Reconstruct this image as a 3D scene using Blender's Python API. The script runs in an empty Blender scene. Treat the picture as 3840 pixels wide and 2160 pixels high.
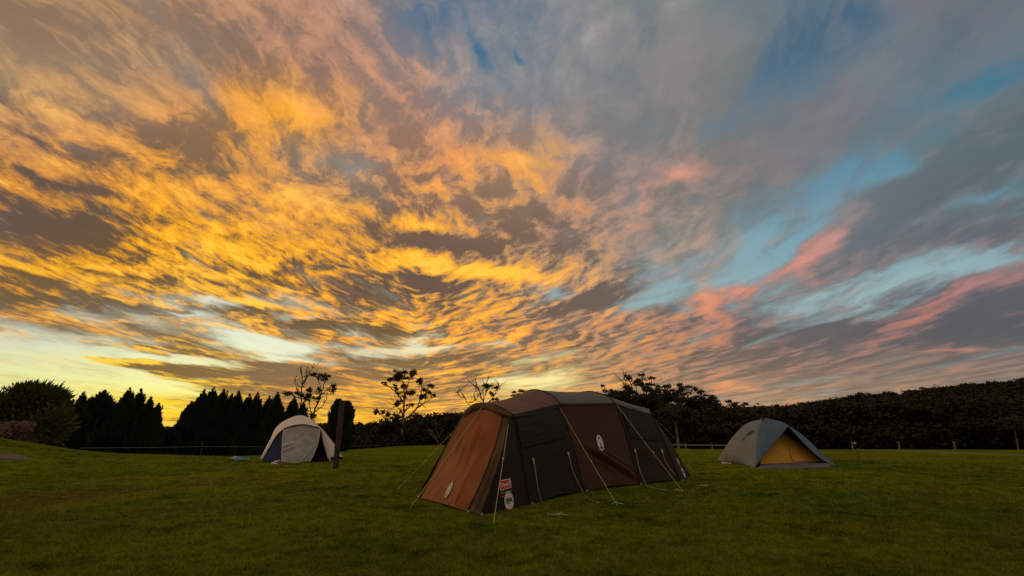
import bpy, bmesh, math, random
import numpy as np
from mathutils import Vector, Matrix, noise as mnoise
R = math.radians
C = bpy.context.scene.collection
scene = bpy.context.scene

# ------------------------------------------------------------------ camera
F_PX, HOR, EYE = 1750.0, 1630.0, 1.3
TILT = math.atan((HOR - 1080.0) / F_PX)
cam_data = bpy.data.cameras.new('camera')
cam = bpy.data.objects.new('camera', cam_data)
C.objects.link(cam)
cam.location = (0, 0, EYE)
cam.rotation_euler = (R(90) + TILT, 0, 0)
cam_data.sensor_width = 36.0
cam_data.lens = 36.0 * F_PX / 3840.0
cam_data.clip_start = 0.05
cam_data.clip_end = 6000
scene.camera = cam
scene.view_settings.view_transform = 'Standard'
scene.view_settings.look = 'None'
scene.view_settings.exposure = 0.0
scene.view_settings.gamma = 1.0
scene.render.resolution_x, scene.render.resolution_y = 1024, 576
scene.cycles.max_bounces = 6
scene.cycles.transparent_max_bounces = 8

def ray(x, y):
    """world direction of a spot of the view (3840x2160 px)"""
    a = (x - 1920.0) / F_PX; b = (1080.0 - y) / F_PX
    return (a, math.cos(TILT) - b * math.sin(TILT), math.sin(TILT) + b * math.cos(TILT))

# ------------------------------------------------------------------ sky
def lin(c):
    return tuple(((v / 255.0) / 12.92 if v <= 10 else ((v / 255.0 + 0.055) / 1.055) ** 2.4) for v in c)

def azel(x, y):
    d = ray(x * 1.4907, y * 1.4907)
    return (math.degrees(math.atan2(d[0], d[1])), math.degrees(math.atan2(d[2], math.hypot(d[0], d[1]))))

def unproj(az, el):
    a, e = R(az), R(el)
    d = (math.sin(a) * math.cos(e), math.cos(a) * math.cos(e), math.sin(e))
    fw = d[1] * math.cos(TILT) + d[2] * math.sin(TILT)
    up = -d[1] * math.sin(TILT) + d[2] * math.cos(TILT)
    fw = max(fw, 0.05)
    return ((1920 + F_PX * d[0] / fw) / 1.4907, (1080 - F_PX * up / fw) / 1.4907)

# spot of sky: (x, y), dark cloud, sunlit cloud, share lit, share clear, clear colour
SKY = [
 ((100,60),(120,100,84),(182,146,110),.55,0,None), ((400,80),(118,99,84),(196,154,112),.45,0,None),
 ((650,80),(106,94,88),(190,145,116),.40,0,None), ((850,60),(108,98,98),(178,140,118),.35,0,None),
 ((1050,40),(104,116,128),(150,140,140),.3,.55,(62,102,134)), ((1200,110),(112,124,136),(142,140,145),.4,.42,(66,108,138)),
 ((1300,150),(112,124,136),(140,140,145),.4,.42,(66,108,138)), ((1420,80),(118,124,130),(150,146,146),.4,.15,None),
 ((1600,80),(122,118,116),(152,148,144),.5,.0,None), ((1900,60),(108,116,124),(130,134,140),.4,.45,(62,104,130)),
 ((2050,20),(100,112,122),(120,128,136),.4,.5,(58,100,128)),
 ((2200,90),(106,110,120),(122,126,136),.4,.12,(76,112,132)), ((2500,40),(102,102,114),(116,116,126),.4,.0,(70,110,130)),
 ((50,130),(152,134,104),(170,148,112),.5,0,None), ((50,200),(150,128,104),(238,188,112),.65,.05,(160,165,160)),
 ((230,210),(130,118,108),(200,168,130),.5,.22,(140,155,165)),
 ((50,300),(102,88,84),(190,150,112),.35,0,None), ((300,250),(118,99,84),(208,156,96),.5,0,None),
 ((500,300),(114,96,82),(228,166,80),.6,0,None), ((480,150),(124,108,98),(160,140,124),.4,.05,(130,140,145)),
 ((750,270),(118,94,80),(248,180,55),.62,0,None), ((850,180),(112,98,92),(196,148,122),.4,0,None),
 ((1000,230),(116,112,116),(208,158,122),.4,.1,None), ((1000,160),(112,118,126),(196,152,128),.3,.2,(96,128,148)),
 ((1200,250),(112,122,132),(142,140,142),.35,.2,(84,120,142)),
 ((1400,280),(114,118,126),(142,140,142),.35,.12,(84,120,142)), ((1500,200),(122,118,120),(144,140,138),.4,.0,None),
 ((1700,170),(120,114,114),(140,132,130),.4,.0,None), ((1850,200),(116,112,112),(136,130,128),.4,.0,None),
 ((2100,250),(110,108,114),(128,126,134),.4,.05,(84,124,146)), ((2050,330),(104,104,112),(124,124,132),.4,.05,(84,124,146)),
 ((2330,230),(96,114,126),(112,126,136),.4,.4,(72,124,146)), ((2450,220),(88,110,124),(108,124,134),.4,.65,(62,122,148)),
 ((2570,150),(88,108,122),(108,124,134),.4,.65,(62,118,146)), ((2400,330),(94,108,118),(112,124,134),.4,.3,(72,128,150)),
 ((2560,300),(94,100,110),(116,124,134),.4,.25,(72,128,150)),
 ((50,430),(98,82,72),(240,170,62),.58,0,None), ((300,450),(108,88,70),(242,176,60),.62,0,None),
 ((200,380),(104,86,76),(228,160,84),.5,0,None),
 ((600,420),(114,94,76),(238,172,78),.58,0,None), ((850,420),(120,116,112),(196,165,135),.35,.18,(136,156,160)),
 ((720,470),(122,110,98),(228,170,92),.5,.1,(160,160,150)),
 ((1100,430),(120,100,90),(232,165,98),.55,0,None), ((980,330),(118,100,94),(215,156,112),.5,0,None),
 ((1180,380),(118,100,92),(230,164,108),.5,.0,None),
 ((1300,420),(130,110,96),(246,184,78),.55,.0,None), ((1290,500),(124,108,96),(214,164,100),.45,0,None),
 ((1500,450),(110,106,106),(206,150,122),.35,.0,None), ((1650,460),(108,106,106),(220,150,125),.5,0,None),
 ((1600,350),(112,112,116),(150,140,136),.3,.05,None), ((1850,430),(108,106,108),(170,135,124),.25,.0,None),
 ((2000,430),(110,110,116),(134,130,134),.35,.05,(96,146,164)), ((2120,460),(112,120,128),(140,138,142),.35,.55,(90,146,170)),
 ((2240,440),(104,112,122),(196,168,150),.3,.45,(88,146,168)),
 ((2400,480),(96,98,106),(124,124,132),.35,.2,(88,146,162)), ((2540,420),(98,104,112),(160,145,142),.35,.4,(92,146,162)),
 ((60,540),(96,82,84),(120,100,92),.2,0,None), ((150,600),(100,80,62),(240,172,46),.6,0,None),
 ((300,600),(104,84,60),(252,180,40),.68,0,None), ((600,600),(108,88,66),(255,188,46),.68,0,None),
 ((800,520),(112,92,78),(244,176,66),.58,.05,(170,170,160)),
 ((950,560),(104,84,76),(252,184,56),.6,0,None), ((1150,600),(100,84,78),(225,160,84),.35,0,None),
 ((1100,540),(108,90,82),(248,182,62),.55,0,None),
 ((1400,600),(118,98,88),(220,158,100),.5,0,None), ((1530,520),(112,104,100),(214,152,120),.45,.0,None),
 ((1650,590),(112,108,106),(206,160,128),.35,.1,(130,165,172)), ((1750,640),(140,140,138),(196,172,146),.6,.35,(136,168,172)),
 ((1920,600),(112,120,128),(190,160,146),.3,.95,(112,166,182)), ((2040,540),(110,116,124),(190,150,140),.3,.85,(98,158,180)),
 ((2090,620),(112,110,118),(208,136,118),.6,.1,(120,170,180)), ((2200,590),(104,104,114),(130,126,134),.3,.1,(120,168,178)),
 ((2400,560),(100,102,112),(128,126,136),.4,.3,(114,162,174)), ((2540,600),(102,102,110),(130,128,136),.4,.3,(126,172,182)),
 ((50,650),(140,104,50),(250,182,36),.75,0,None), ((60,720),(98,80,56),(200,145,50),.25,0,None),
 ((250,690),(124,94,48),(255,196,36),.78,0,None), ((230,755),(106,86,62),(220,160,56),.28,0,None),
 ((600,700),(112,88,54),(255,192,42),.68,0,None), ((860,690),(100,80,68),(250,180,54),.40,0,None),
 ((1050,700),(98,82,78),(240,170,60),.25,.0,(150,155,155)), ((1000,650),(118,94,68),(255,194,52),.72,0,None),
 ((1250,680),(118,94,76),(255,196,48),.75,0,None), ((1380,700),(122,98,78),(255,186,64),.6,0,None),
 ((1150,770),(116,92,68),(250,182,70),.55,.05,None), ((1400,760),(116,100,90),(226,176,108),.4,.2,(150,176,178)),
 ((1480,750),(104,92,86),(216,164,116),.2,.25,(150,178,180)), ((1620,740),(112,104,100),(222,160,120),.3,.7,(134,178,186)),
 ((1780,700),(112,112,112),(216,146,124),.3,.8,(126,176,186)), ((1950,690),(112,112,118),(212,132,112),.35,.8,(124,178,186)),
 ((1800,780),(112,100,104),(224,140,112),.65,.1,(136,184,190)),
 ((2000,780),(106,106,112),(200,128,110),.25,.6,(140,190,194)), ((2300,690),(106,110,116),(160,150,150),.25,.8,(134,184,190)),
 ((2470,650),(108,108,116),(170,150,150),.4,.55,(136,182,190)),
 ((2400,740),(100,98,106),(208,124,106),.55,.15,(136,182,188)), ((2550,680),(104,98,106),(204,124,106),.6,.0,None),
 ((60,790),(118,100,72),(216,166,84),.5,.15,(200,205,195)), ((250,800),(122,110,94),(228,176,98),.4,.40,(196,208,198)),
 ((420,790),(118,104,84),(240,186,100),.4,.4,(206,216,204)),
 ((550,755),(116,96,66),(255,206,70),.6,.4,(235,230,200)), ((560,800),(112,98,78),(236,180,90),.3,.45,(206,216,204)),
 ((760,770),(114,90,62),(255,186,56),.55,.15,(220,215,190)), ((850,820),(108,88,64),(250,180,60),.25,.25,(225,230,205)),
 ((1030,810),(112,86,58),(255,180,44),.75,0,None), ((1200,830),(120,96,66),(252,178,60),.6,.05,None),
 ((1400,810),(116,94,78),(240,166,78),.5,.0,None), ((1550,800),(112,92,86),(232,156,84),.5,0,None),
 ((1700,850),(112,88,82),(236,150,82),.55,0,None), ((1900,830),(108,94,96),(222,136,110),.3,.15,(150,190,190)),
 ((2050,820),(102,96,102),(214,132,108),.25,.4,(150,190,190)), ((2180,800),(96,92,98),(214,130,108),.4,.1,(150,190,190)),
 ((2300,780),(90,86,94),(206,122,102),.25,.0,None), ((2450,800),(90,88,98),(112,106,116),.15,.0,None),
 ((2560,760),(92,88,98),(120,108,116),.15,.0,None),
 ((50,835),(128,106,78),(230,166,96),.5,.3,(206,215,200)), ((60,900),(150,130,90),(240,200,110),.4,1.2,(216,224,190)),
 ((250,850),(122,102,76),(236,172,96),.45,.35,(215,224,206)), ((300,890),(122,102,76),(236,176,90),.3,.85,(225,232,200)),
 ((600,860),(126,110,80),(246,196,100),.3,.9,(238,248,222)), ((450,860),(122,100,74),(238,174,96),.45,.35,(225,232,210)),
 ((800,900),(128,108,80),(246,190,90),.3,.6,(246,250,214)), ((850,850),(116,94,68),(250,176,76),.4,.25,(235,238,210)),
 ((1050,870),(130,112,80),(252,190,80),.3,.85,(240,242,206)), ((950,840),(116,88,56),(255,184,44),.6,.2,(240,235,190)),
 ((1250,870),(106,86,74),(240,160,70),.35,.15,(225,225,195)), ((1500,860),(116,92,76),(242,160,72),.55,0,None),
 ((1450,900),(116,94,80),(238,158,80),.45,0,None),
 ((1700,900),(114,92,84),(232,148,88),.45,0,None), ((1900,890),(104,90,90),(206,130,102),.3,.0,None),
 ((2200,870),(98,88,92),(204,124,100),.15,.0,None), ((2500,880),(98,90,94),(212,130,106),.35,.0,None),
 ((2350,860),(94,88,94),(130,112,110),.15,0,None),
 ((50,950),(150,120,60),(255,235,90),.5,1.2,(238,238,170)), ((250,925),(142,112,62),(255,228,40),.62,.30,(250,248,180)),
 ((350,950),(142,112,62),(255,228,40),.5,.8,(252,252,170)), ((480,975),(142,112,62),(255,228,40),.5,1.1,(255,255,165)),
 ((420,915),(128,104,64),(250,220,50),.4,.35,(252,250,200)), ((550,935),(134,108,66),(240,205,60),.35,.2,(254,252,180)),
 ((700,930),(140,112,84),(216,158,88),.2,.0,None), ((650,960),(142,112,80),(220,158,80),.25,.0,None),
 ((900,950),(140,112,78),(228,164,84),.4,.0,None), ((1150,940),(136,110,76),(242,176,74),.45,.15,(250,230,160)),
 ((1250,925),(128,104,78),(240,176,74),.4,.15,(250,235,170)),
 ((1350,960),(150,120,72),(255,222,90),.5,.9,(255,244,150)), ((1480,940),(140,110,78),(244,180,88),.4,.2,(250,230,160)),
 ((1650,930),(140,110,86),(226,154,86),.4,.0,None), ((1850,930),(124,100,90),(220,142,94),.35,.0,None),
 ((2050,940),(122,100,92),(204,136,98),.3,.0,None), ((2200,930),(112,96,92),(150,118,102),.3,.0,None), ((2450,930),(120,102,96),(146,120,106),.3,.0,None),
 ((50,1000),(160,128,60),(255,235,80),.5,1.1,(255,242,120)), ((400,1010),(140,104,50),(255,230,50),.7,.35,(255,245,90)),
 ((550,1000),(136,104,60),(255,215,50),.4,.25,(255,240,90)),
 ((700,1000),(144,112,72),(242,178,70),.4,.0,None), ((1000,990),(150,114,70),(248,184,70),.45,.0,None),
 ((830,1030),(170,124,50),(255,200,34),.7,.25,(255,215,60)), ((1000,1030),(170,124,50),(255,198,40),.7,.2,(255,210,60)),
 ((1150,1000),(150,116,70),(244,180,66),.5,0,None), ((1500,990),(150,116,80),(236,164,86),.5,.0,None),
 ((1850,985),(130,104,92),(236,154,104),.6,.0,None), ((1900,1010),(190,145,98),(226,172,108),.6,.0,None),
 ((2150,965),(134,110,98),(190,146,110),.4,.0,None), ((2250,975),(160,130,104),(226,170,108),.6,.0,None), ((2500,955),(140,116,102),(200,160,116),.4,.0,None),
 ((430,1045),(170,110,40),(255,205,24),.85,.3,(255,210,40)), ((250,1010),(150,120,60),(255,235,80),.5,.6,(255,240,100)),
]
COLS = np.linspace(-66, 66, 27)
ROWS = [0.0, 1.6, 3.2, 5, 7, 9, 11.5, 14, 17, 20.5, 24.5, 29, 34, 40, 47, 56]

def grid_of(values, pts, sigma=62.0):
    P = np.array(pts, float); V = np.array(values, float)
    g = np.zeros((len(ROWS), len(COLS), V.shape[1]))
    for j, el in enumerate(ROWS):
        for i, az in enumerate(COLS):
            u = unproj(az, el)
            d = np.array([(P[:, 0] - u[0]) * 0.8, (P[:, 1] - u[1]) * 1.25])
            q = (d ** 2).sum(0) / (2 * sigma ** 2)
            w = np.exp(-(q - q.min()))
            g[j, i] = (w[:, None] * V).sum(0) / w.sum()
    return g

pts = [s[0] for s in SKY]
G_DARK = grid_of([lin(s[1]) for s in SKY], pts)
G_LIT = grid_of([lin(s[2]) for s in SKY], pts)
warm = np.clip((G_LIT[..., 0] - G_LIT[..., 2] * 1.6) * 2, 0, 1) * np.clip(1 - (COLS[None, :] - 2) / 14, 0, 1)
G_LIT[..., 1] *= 1 - 0.15 * warm; G_LIT[..., 2] *= 1 - 0.25 * warm
G_PAR = grid_of([(s[3], max(0, s[4] * 0.5 + 0.1), 0) for s in SKY], pts, 50.0)
high = 0.26 * np.clip((np.array(ROWS)[:, None, None] - 22) / 12, 0, 1)
G_DARK = G_DARK * (1 - high) + G_LIT * high * np.array([1.0, 1.04, 1.15])
cl = [s for s in SKY if s[5]]
G_CLEAR = grid_of([lin(s[5]) for s in cl], [s[0] for s in cl], 70.0)
rt_side = np.clip((COLS - 2) / 20, 0, 1)[None, :]
G_CLEAR[..., 0] *= 1 + 0.20 * rt_side; G_CLEAR[..., 1] *= 1 - 0.07 * rt_side; G_CLEAR[..., 2] *= 1 - 0.08 * rt_side
G_LIT = G_LIT * (1 - 0.22 * rt_side[..., None]) + G_DARK * 0.22 * rt_side[..., None]
G_PAR[..., 0] -= 0.06 * rt_side
G_DARK[..., 0] *= 1 - 0.08 * rt_side; G_DARK[..., 1] *= 1 + 0.05 * rt_side
topc_ = np.clip((np.array(ROWS)[:, None] - 20) / 12, 0, 1) * np.clip((COLS[None, :] + 16) / 12, 0, 1)
G_PAR[..., 1] += 0.07 * topc_

world = bpy.data.worlds.new('World')
world.use_nodes = True
NT = world.node_tree
NT.nodes.clear()
class NB:
    """small helper to write node trees"""
    def __init__(s, tree): s.t = tree
    def n(s, kind, **kw):
        x = s.t.nodes.new(kind)
        for k, v in kw.items(): setattr(x, k, v)
        return x
    def put(s, sock, v):
        if v is None: return
        if isinstance(v, bpy.types.NodeSocket): s.t.links.new(v, sock)
        elif isinstance(v, (int, float)) and not hasattr(sock.default_value, '__len__'): sock.default_value = v
        elif isinstance(v, (int, float)): sock.default_value = [v] * len(sock.default_value)
        else:
            v = list(v)
            if len(sock.default_value) == 4 and len(v) == 3: v = v + [1]
            sock.default_value = v
    def m(s, op, a, b=None, c=None, clamp=False):
        x = s.n('ShaderNodeMath', operation=op, use_clamp=clamp)
        for i, v in enumerate((a, b, c)): s.put(x.inputs[i], v)
        return x.outputs[0]
    def v(s, op, a, b=None, c=None, out=0, scale=None):
        x = s.n('ShaderNodeVectorMath', operation=op)
        for i, q in enumerate((a, b, c)): s.put(x.inputs[i], q)
        if scale is not None: s.put(x.inputs['Scale'], scale)
        return x.outputs[out]
    def mix(s, f, a, b, mode='MIX'):
        x = s.n('ShaderNodeMix', data_type='RGBA', blend_type=mode, clamp_factor=True)
        s.put(x.inputs[0], f); s.put(x.inputs[6], a); s.put(x.inputs[7], b)
        return x.outputs[2]
    def rng(s, v, a, b, c=0.0, d=1.0, smooth=False):
        x = s.n('ShaderNodeMapRange', interpolation_type='SMOOTHSTEP' if smooth else 'LINEAR')
        for i, q in enumerate((v, a, b, c, d)): s.put(x.inputs[i], q)
        return x.outputs[0]
    def noise(s, vec, scale, detail=4, rough=0.55, dist=0.0, out=0, dims='3D'):
        x = s.n('ShaderNodeTexNoise', noise_dimensions=dims)
        s.put(x.inputs['Vector'], vec)
        s.put(x.inputs['Scale'], scale); s.put(x.inputs['Detail'], detail)
        s.put(x.inputs['Roughness'], rough); s.put(x.inputs['Distortion'], dist)
        return x.outputs[out]
    def ramp(s, f, stops, interp='LINEAR'):
        x = s.n('ShaderNodeValToRGB')
        r = x.color_ramp; r.interpolation = interp
        while len(r.elements) < len(stops): r.elements.new(0.5)
        for e, (p, c) in zip(r.elements, stops):
            e.position = p
        for e, (p, c) in zip(r.elements, stops):
            e.color = tuple(c) + (1,)
        s.put(x.inputs[0], f)
        return x.outputs[0]
    def xyz(s, x, y, z):
        c = s.n('ShaderNodeCombineXYZ')
        for i, q in enumerate((x, y, z)): s.put(c.inputs[i], q)
        return c.outputs[0]
    def sep(s, v):
        c = s.n('ShaderNodeSeparateXYZ'); s.put(c.inputs[0], v)
        return c.outputs[0], c.outputs[1], c.outputs[2]

W = NB(NT)
tc = W.n('ShaderNodeTexCoord')
D = tc.outputs['Generated']
dx, dy, dz = W.sep(D)
zc = W.m('MAXIMUM', dz, 0.0)
inv = W.m('DIVIDE', 1.0, W.m('ADD', zc, 0.17))
az = W.m('MULTIPLY', W.m('ARCTAN2', dx, dy), 180 / math.pi)
el = W.m('MULTIPLY', W.m('ARCSINE', dz), 180 / math.pi)
elc = W.m('MAXIMUM', el, 0.0)
plane = W.xyz(W.m('MULTIPLY', dx, inv), W.m('MULTIPLY', dy, inv), 0.0)   # flat cloud layer seen from below
# ripples are drawn out along the wind, which blows away from the viewer
rot = W.n('ShaderNodeMapping'); rot.inputs['Rotation'].default_value = (0, 0, R(14)); W.put(rot.inputs['Vector'], plane)
rot.inputs['Scale'].default_value = (1.0, 0.62, 1.0)
# far away, low over the horizon, the layer is seen edge on as long flat bands
fan = W.m('MULTIPLY', W.m('ABSOLUTE', W.m('ADD', az, 12.0)), -0.017)
rho = W.m('ADD', W.m('LOGARITHM', W.m('ADD', elc, 1.3), 2.7183), fan)
STRIP = W.xyz(W.m('MULTIPLY', az, 0.036), W.m('MULTIPLY', rho, 1.7), 7.3)
near = W.rng(el, 12.0, 31.0, smooth=True)
def both(f):
    mx = W.n('ShaderNodeMix', data_type='FLOAT')
    W.put(mx.inputs[0], near); W.put(mx.inputs[2], f(STRIP_W)); W.put(mx.inputs[3], f(PLANE_W))
    return mx.outputs[0]
PL = rot.outputs[0]
warp = W.v('SUBTRACT', W.noise(PL, 2.8, 5, 0.6, out=1), (0.5, 0.5, 0.5))
warps = W.v('SUBTRACT', W.noise(STRIP, 3.0, 4, 0.6, out=1), (0.5, 0.5, 0.5))
PLANE_W = W.v('MULTIPLY_ADD', warp, (0.22, 0.22, 0.0), PL)
STRIP_W = W.v('MULTIPLY_ADD', warps, (0.25, 0.16, 0.0), STRIP)
vm = W.n('ShaderNodeMix', data_type='VECTOR'); W.put(vm.inputs[0], near); W.put(vm.inputs[4], warps); W.put(vm.inputs[5], warp)
wvec = vm.outputs[1]
wx, wy, wz = W.sep(wvec)
big = both(lambda q: W.noise(q, 2.6, 3, 0.5))
rgh = W.rng(az, -5, 40, 0.67, 0.54)
fine = both(lambda q: W.noise(q, 5.4, 8, rgh, 0.2))
# a second look at the same layer a little nearer to the low sun: bumps are lit on the side that faces it
fine2 = both(lambda q: W.noise(W.v('ADD', q, (-0.03, 0.035, 0.0)), 5.4, 8, rgh, 0.2))
slope = W.m('SUBTRACT', fine, fine2)
amp = W.rng(el, 0, 30, 5.0, 13.0)
azw = W.m('MULTIPLY_ADD', wx, amp, az)
elw = W.m('MULTIPLY_ADD', wy, W.rng(el, 0, 30, 1.4, 10.0), el)
azf = W.rng(azw, -66, 66)

def row_group(cols):
    """one row of the sky as a little node group: angle in, colour out"""
    g = bpy.data.node_groups.new('sky_row', 'ShaderNodeTree')
    g.interface.new_socket('Angle', in_out='INPUT', socket_type='NodeSocketFloat')
    g.interface.new_socket('Color', in_out='OUTPUT', socket_type='NodeSocketColor')
    q = NB(g)
    gi = q.n('NodeGroupInput')
    r = q.ramp(gi.outputs[0], [((a + 66) / 132.0, c) for a, c in zip(COLS, cols)])
    go = q.n('NodeGroupOutput'); g.links.new(r, go.inputs[0])
    return g

def field(G):
    out = None
    for j, e in enumerate(ROWS):
        x = W.n('ShaderNodeGroup'); x.node_tree = row_group(G[j])
        W.put(x.inputs[0], azf)
        out = x.outputs[0] if out is None else W.mix(MASK[j], out, x.outputs[0])
    return out
MASK = [None] + [W.rng(elw, ROWS[j - 1], ROWS[j]) for j in range(1, len(ROWS))]
dark, lit, clear, par = field(G_DARK), field(G_LIT), field(G_CLEAR), field(G_PAR)
pr, pg, pb = W.sep(par)

# larger clouds, bands and openings that have their own place: (from, to, half width, more sunlit, more open)
BANDS = [
 ((2190,855),(2380,765),20,1.1,-.3), ((2380,765),(2600,680),24,1.0,-.3), ((1950,692),(2110,630),13,.6,-.5), ((2035,628),(2070,610),26,.8,-.8),
 ((1770,735),(1790,800),30,.7,-.7), ((1790,745),(1950,745),18,.5,-.3), ((1620,450),(1760,432),20,.7,0), ((1540,480),(1610,540),24,.35,0),
 ((940,655),(1150,668),16,.9,-.2), ((1150,665),(1420,698),20,1.0,-.2), ((960,545),(1140,575),20,.7,0), ((735,262),(765,285),26,1.2,0),
 ((1260,395),(1360,425),16,.7,0), ((1010,185),(1050,210),18,.7,0), ((1285,480),(1290,510),16,.7,0), ((2280,888),(2560,868),8,.9,0),
 ((1790,975),(1940,970),10,.7,0), ((90,903),(480,918),6,1.3,-1.6), ((240,912),(520,935),10,-.3,-1.2), ((480,925),(860,960),20,-.5,-1.0),
 ((0,530),(230,590),42,-.8,0), ((0,700),(250,735),18,-.8,0), ((230,755),(600,800),17,-.8,-.2), ((1020,610),(1130,600),22,-1.0,0),
 ((1130,600),(1270,622),22,-.9,0), ((960,680),(1210,712),22,-1.0,0), ((880,728),(1000,748),18,-.8,0), ((830,828),(1060,852),16,-.7,-.2),
 ((1390,770),(1530,745),20,-.8,-.3), ((2260,810),(2590,735),38,-.6,-.6), ((150,455),(260,475),26,-.6,0), ((420,320),(520,390),28,-.5,0),
 ((1850,835),(2300,835),22,-.4,-.4), ((2350,600),(2590,560),18,-.3,-.6), ((2120,625),(2350,590),24,-.2,-1.0), ((2240,530),(2400,420),30,-.4,-.8),
 ((2400,420),(2590,380),26,-.4,-.5), ((900,470),(1000,500),26,-.5,0), ((1240,560),(1360,590),28,-.5,0), ((1050,480),(1240,490),22,-.6,0),
 ((240,870),(520,890),10,.1,-.6), ((700,800),(900,835),12,-.5,0), ((1180,905),(1330,915),10,-.5,0), ((920,905),(1130,905),12,-.4,-.4),
 ((-20,895),(300,905),38,0,1.6), ((300,893),(640,925),11,0,1.5), ((-20,955),(420,965),28,0,1.4), ((350,965),(520,990),14,0,.9),
 ((440,745),(620,758),13,.3,.9), ((380,775),(520,800),9,0,.6), ((580,870),(780,868),16,0,1.2), ((920,884),(1165,868),10,0,1.2), ((560,893),(800,912),8,0,1.0), ((700,800),(860,790),7,0,.5),
 ((1270,958),(1410,960),13,.2,1.2), ((1590,770),(1850,700),22,-.1,.9), ((1850,700),(2000,560),46,0,.9), ((2000,560),(2150,450),42,0,.6),
 ((1990,790),(2300,705),28,0,1.0), ((2300,705),(2590,630),28,0,1.0), ((2180,450),(2290,450),30,0,.7), ((2350,270),(2590,180),36,0,.7),
 ((2380,500),(2590,450),18,0,.6), ((1350,715),(1480,740),14,-.2,.6),
 ((820,418),(900,428),18,-.2,.25), ((1040,10),(1070,90),34,0,.5), ((1190,90),(1215,160),18,0,.8), ((1300,140),(1320,160),13,0,.8), ((2020,0),(2150,20),26,0,.6),
 ((1880,870),(2050,810),12,0,.6), ((2050,810),(2130,780),10,0,.5),
]
POS = W.xyz(azw, elw, 0.0)
LB = CB = None
for p0, p1, hw, dl, dc in BANDS:
    a0, a1 = azel(*p0), azel(*p1)
    mid = ((a0[0] + a1[0]) / 2, (a0[1] + a1[1]) / 2)
    w1 = azel((p0[0] + p1[0]) / 2, (p0[1] + p1[1]) / 2 - hw)
    hwd = abs(w1[1] - mid[1]) * 1.35
    L_ = math.hypot(a1[0] - a0[0], a1[1] - a0[1]) / 2 + hwd
    mp = W.n('ShaderNodeMapping', vector_type='TEXTURE')
    mp.inputs['Location'].default_value = (mid[0], mid[1], 0)
    mp.inputs['Rotation'].default_value = (0, 0, math.atan2(a1[1] - a0[1], a1[0] - a0[0]))
    mp.inputs['Scale'].default_value = (L_ * 1.15 / 0.62, hwd / 0.62, 1)
    W.put(mp.inputs['Vector'], POS)
    g = W.n('ShaderNodeTexGradient', gradient_type='QUADRATIC_SPHERE')
    W.put(g.inputs['Vector'], mp.outputs[0])
    f = g.outputs['Fac']
    if dl: LB = W.m('MULTIPLY_ADD', f, dl * 1.1, 0.0 if LB is None else LB)
    if dc: CB = W.m('MULTIPLY_ADD', f, dc * 0.62, 0.0 if CB is None else CB)
pr = W.m('ADD', pr, LB)
pg = W.m('ADD', pg, CB)
# sunlit share
calm = W.rng(az, -2, 34, 1.0, 0.55)          # the right hand side is smoother
rip = both(lambda q: W.noise(W.v('MULTIPLY', q, (1.0, 1.35, 1.0)), 16.0, 8, 0.70, 0.1))
v = W.m('ADD', W.m('MULTIPLY', W.m('SUBTRACT', fine, 0.5), 1.5), W.m('MULTIPLY', W.m('SUBTRACT', big, 0.5), 1.5))
v = W.m('ADD', v, W.m('MULTIPLY', slope, 3.0))
v = W.m('ADD', W.m('MULTIPLY', v, calm), W.m('MULTIPLY', W.m('SUBTRACT', rip, 0.5), W.rng(az, -5, 30, 1.45, 0.5)))
v = W.m('ADD', W.m('ADD', v, pr), W.rng(az, -15, 10, 0.03, 0.02))
litm = W.rng(v, W.m('ADD', W.rng(az, -10, 20, 0.14, 0.06), W.rng(el, 24, 34, 0.0, -0.12)), W.rng(az, -10, 20, 0.86, 0.98), smooth=True)
# between shade and full glow the cloud is a duller tan
mid = W.mix(0.46, dark, lit)
hsv = W.n('ShaderNodeHueSaturation'); W.put(hsv.inputs['Saturation'], W.rng(az, -25, 10, 1.0, 0.82)); W.put(hsv.inputs['Color'], mid)
lo_ = W.mix(W.rng(litm, 0.0, 0.5), dark, hsv.outputs[0])
cloud = W.mix(W.rng(litm, 0.5, 1.0), lo_, lit)
hot = W.rng(v, 0.75, 1.35, 1.0, 1.30)
cloud = W.v('SCALE', cloud, scale=hot)
glow = W.m('MULTIPLY', W.rng(v, 0.80, 1.25, 0.0, 0.75), W.m('MULTIPLY', W.rng(az, 14, -8), W.rng(el, 32, 20)))
cloud = W.mix(glow, cloud, (1.0, 0.66, 0.07))
# openings
c = W.m('ADD', pg, W.m('MULTIPLY', W.m('SUBTRACT', 0.5, both(lambda q: W.noise(W.v('ADD', q, (3.1, 1.7, 0)), 3.6, 6, 0.58))), 1.15))
c = W.m('ADD', c, W.m('MULTIPLY', W.m('SUBTRACT', 0.5, fine), 0.9))
clm = W.m('MULTIPLY', W.rng(c, 0.16, 0.66, smooth=True), W.rng(c, 0.1, 0.75, 0.75, 1.0))
veil = W.rng(W.noise(W.v('ADD', STRIP_W, (9.0, 4.0, 0.0)), 4.2, 7, 0.62, 0.4), 0.42, 0.66, 0.0, 0.62, smooth=True)
clm = W.m('MULTIPLY', clm, W.m('SUBTRACT', 1.0, W.m('MULTIPLY', veil, W.rng(az, -20, 10, 0.45, 1.0))))
sky = W.mix(clm, cloud, clear)
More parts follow.
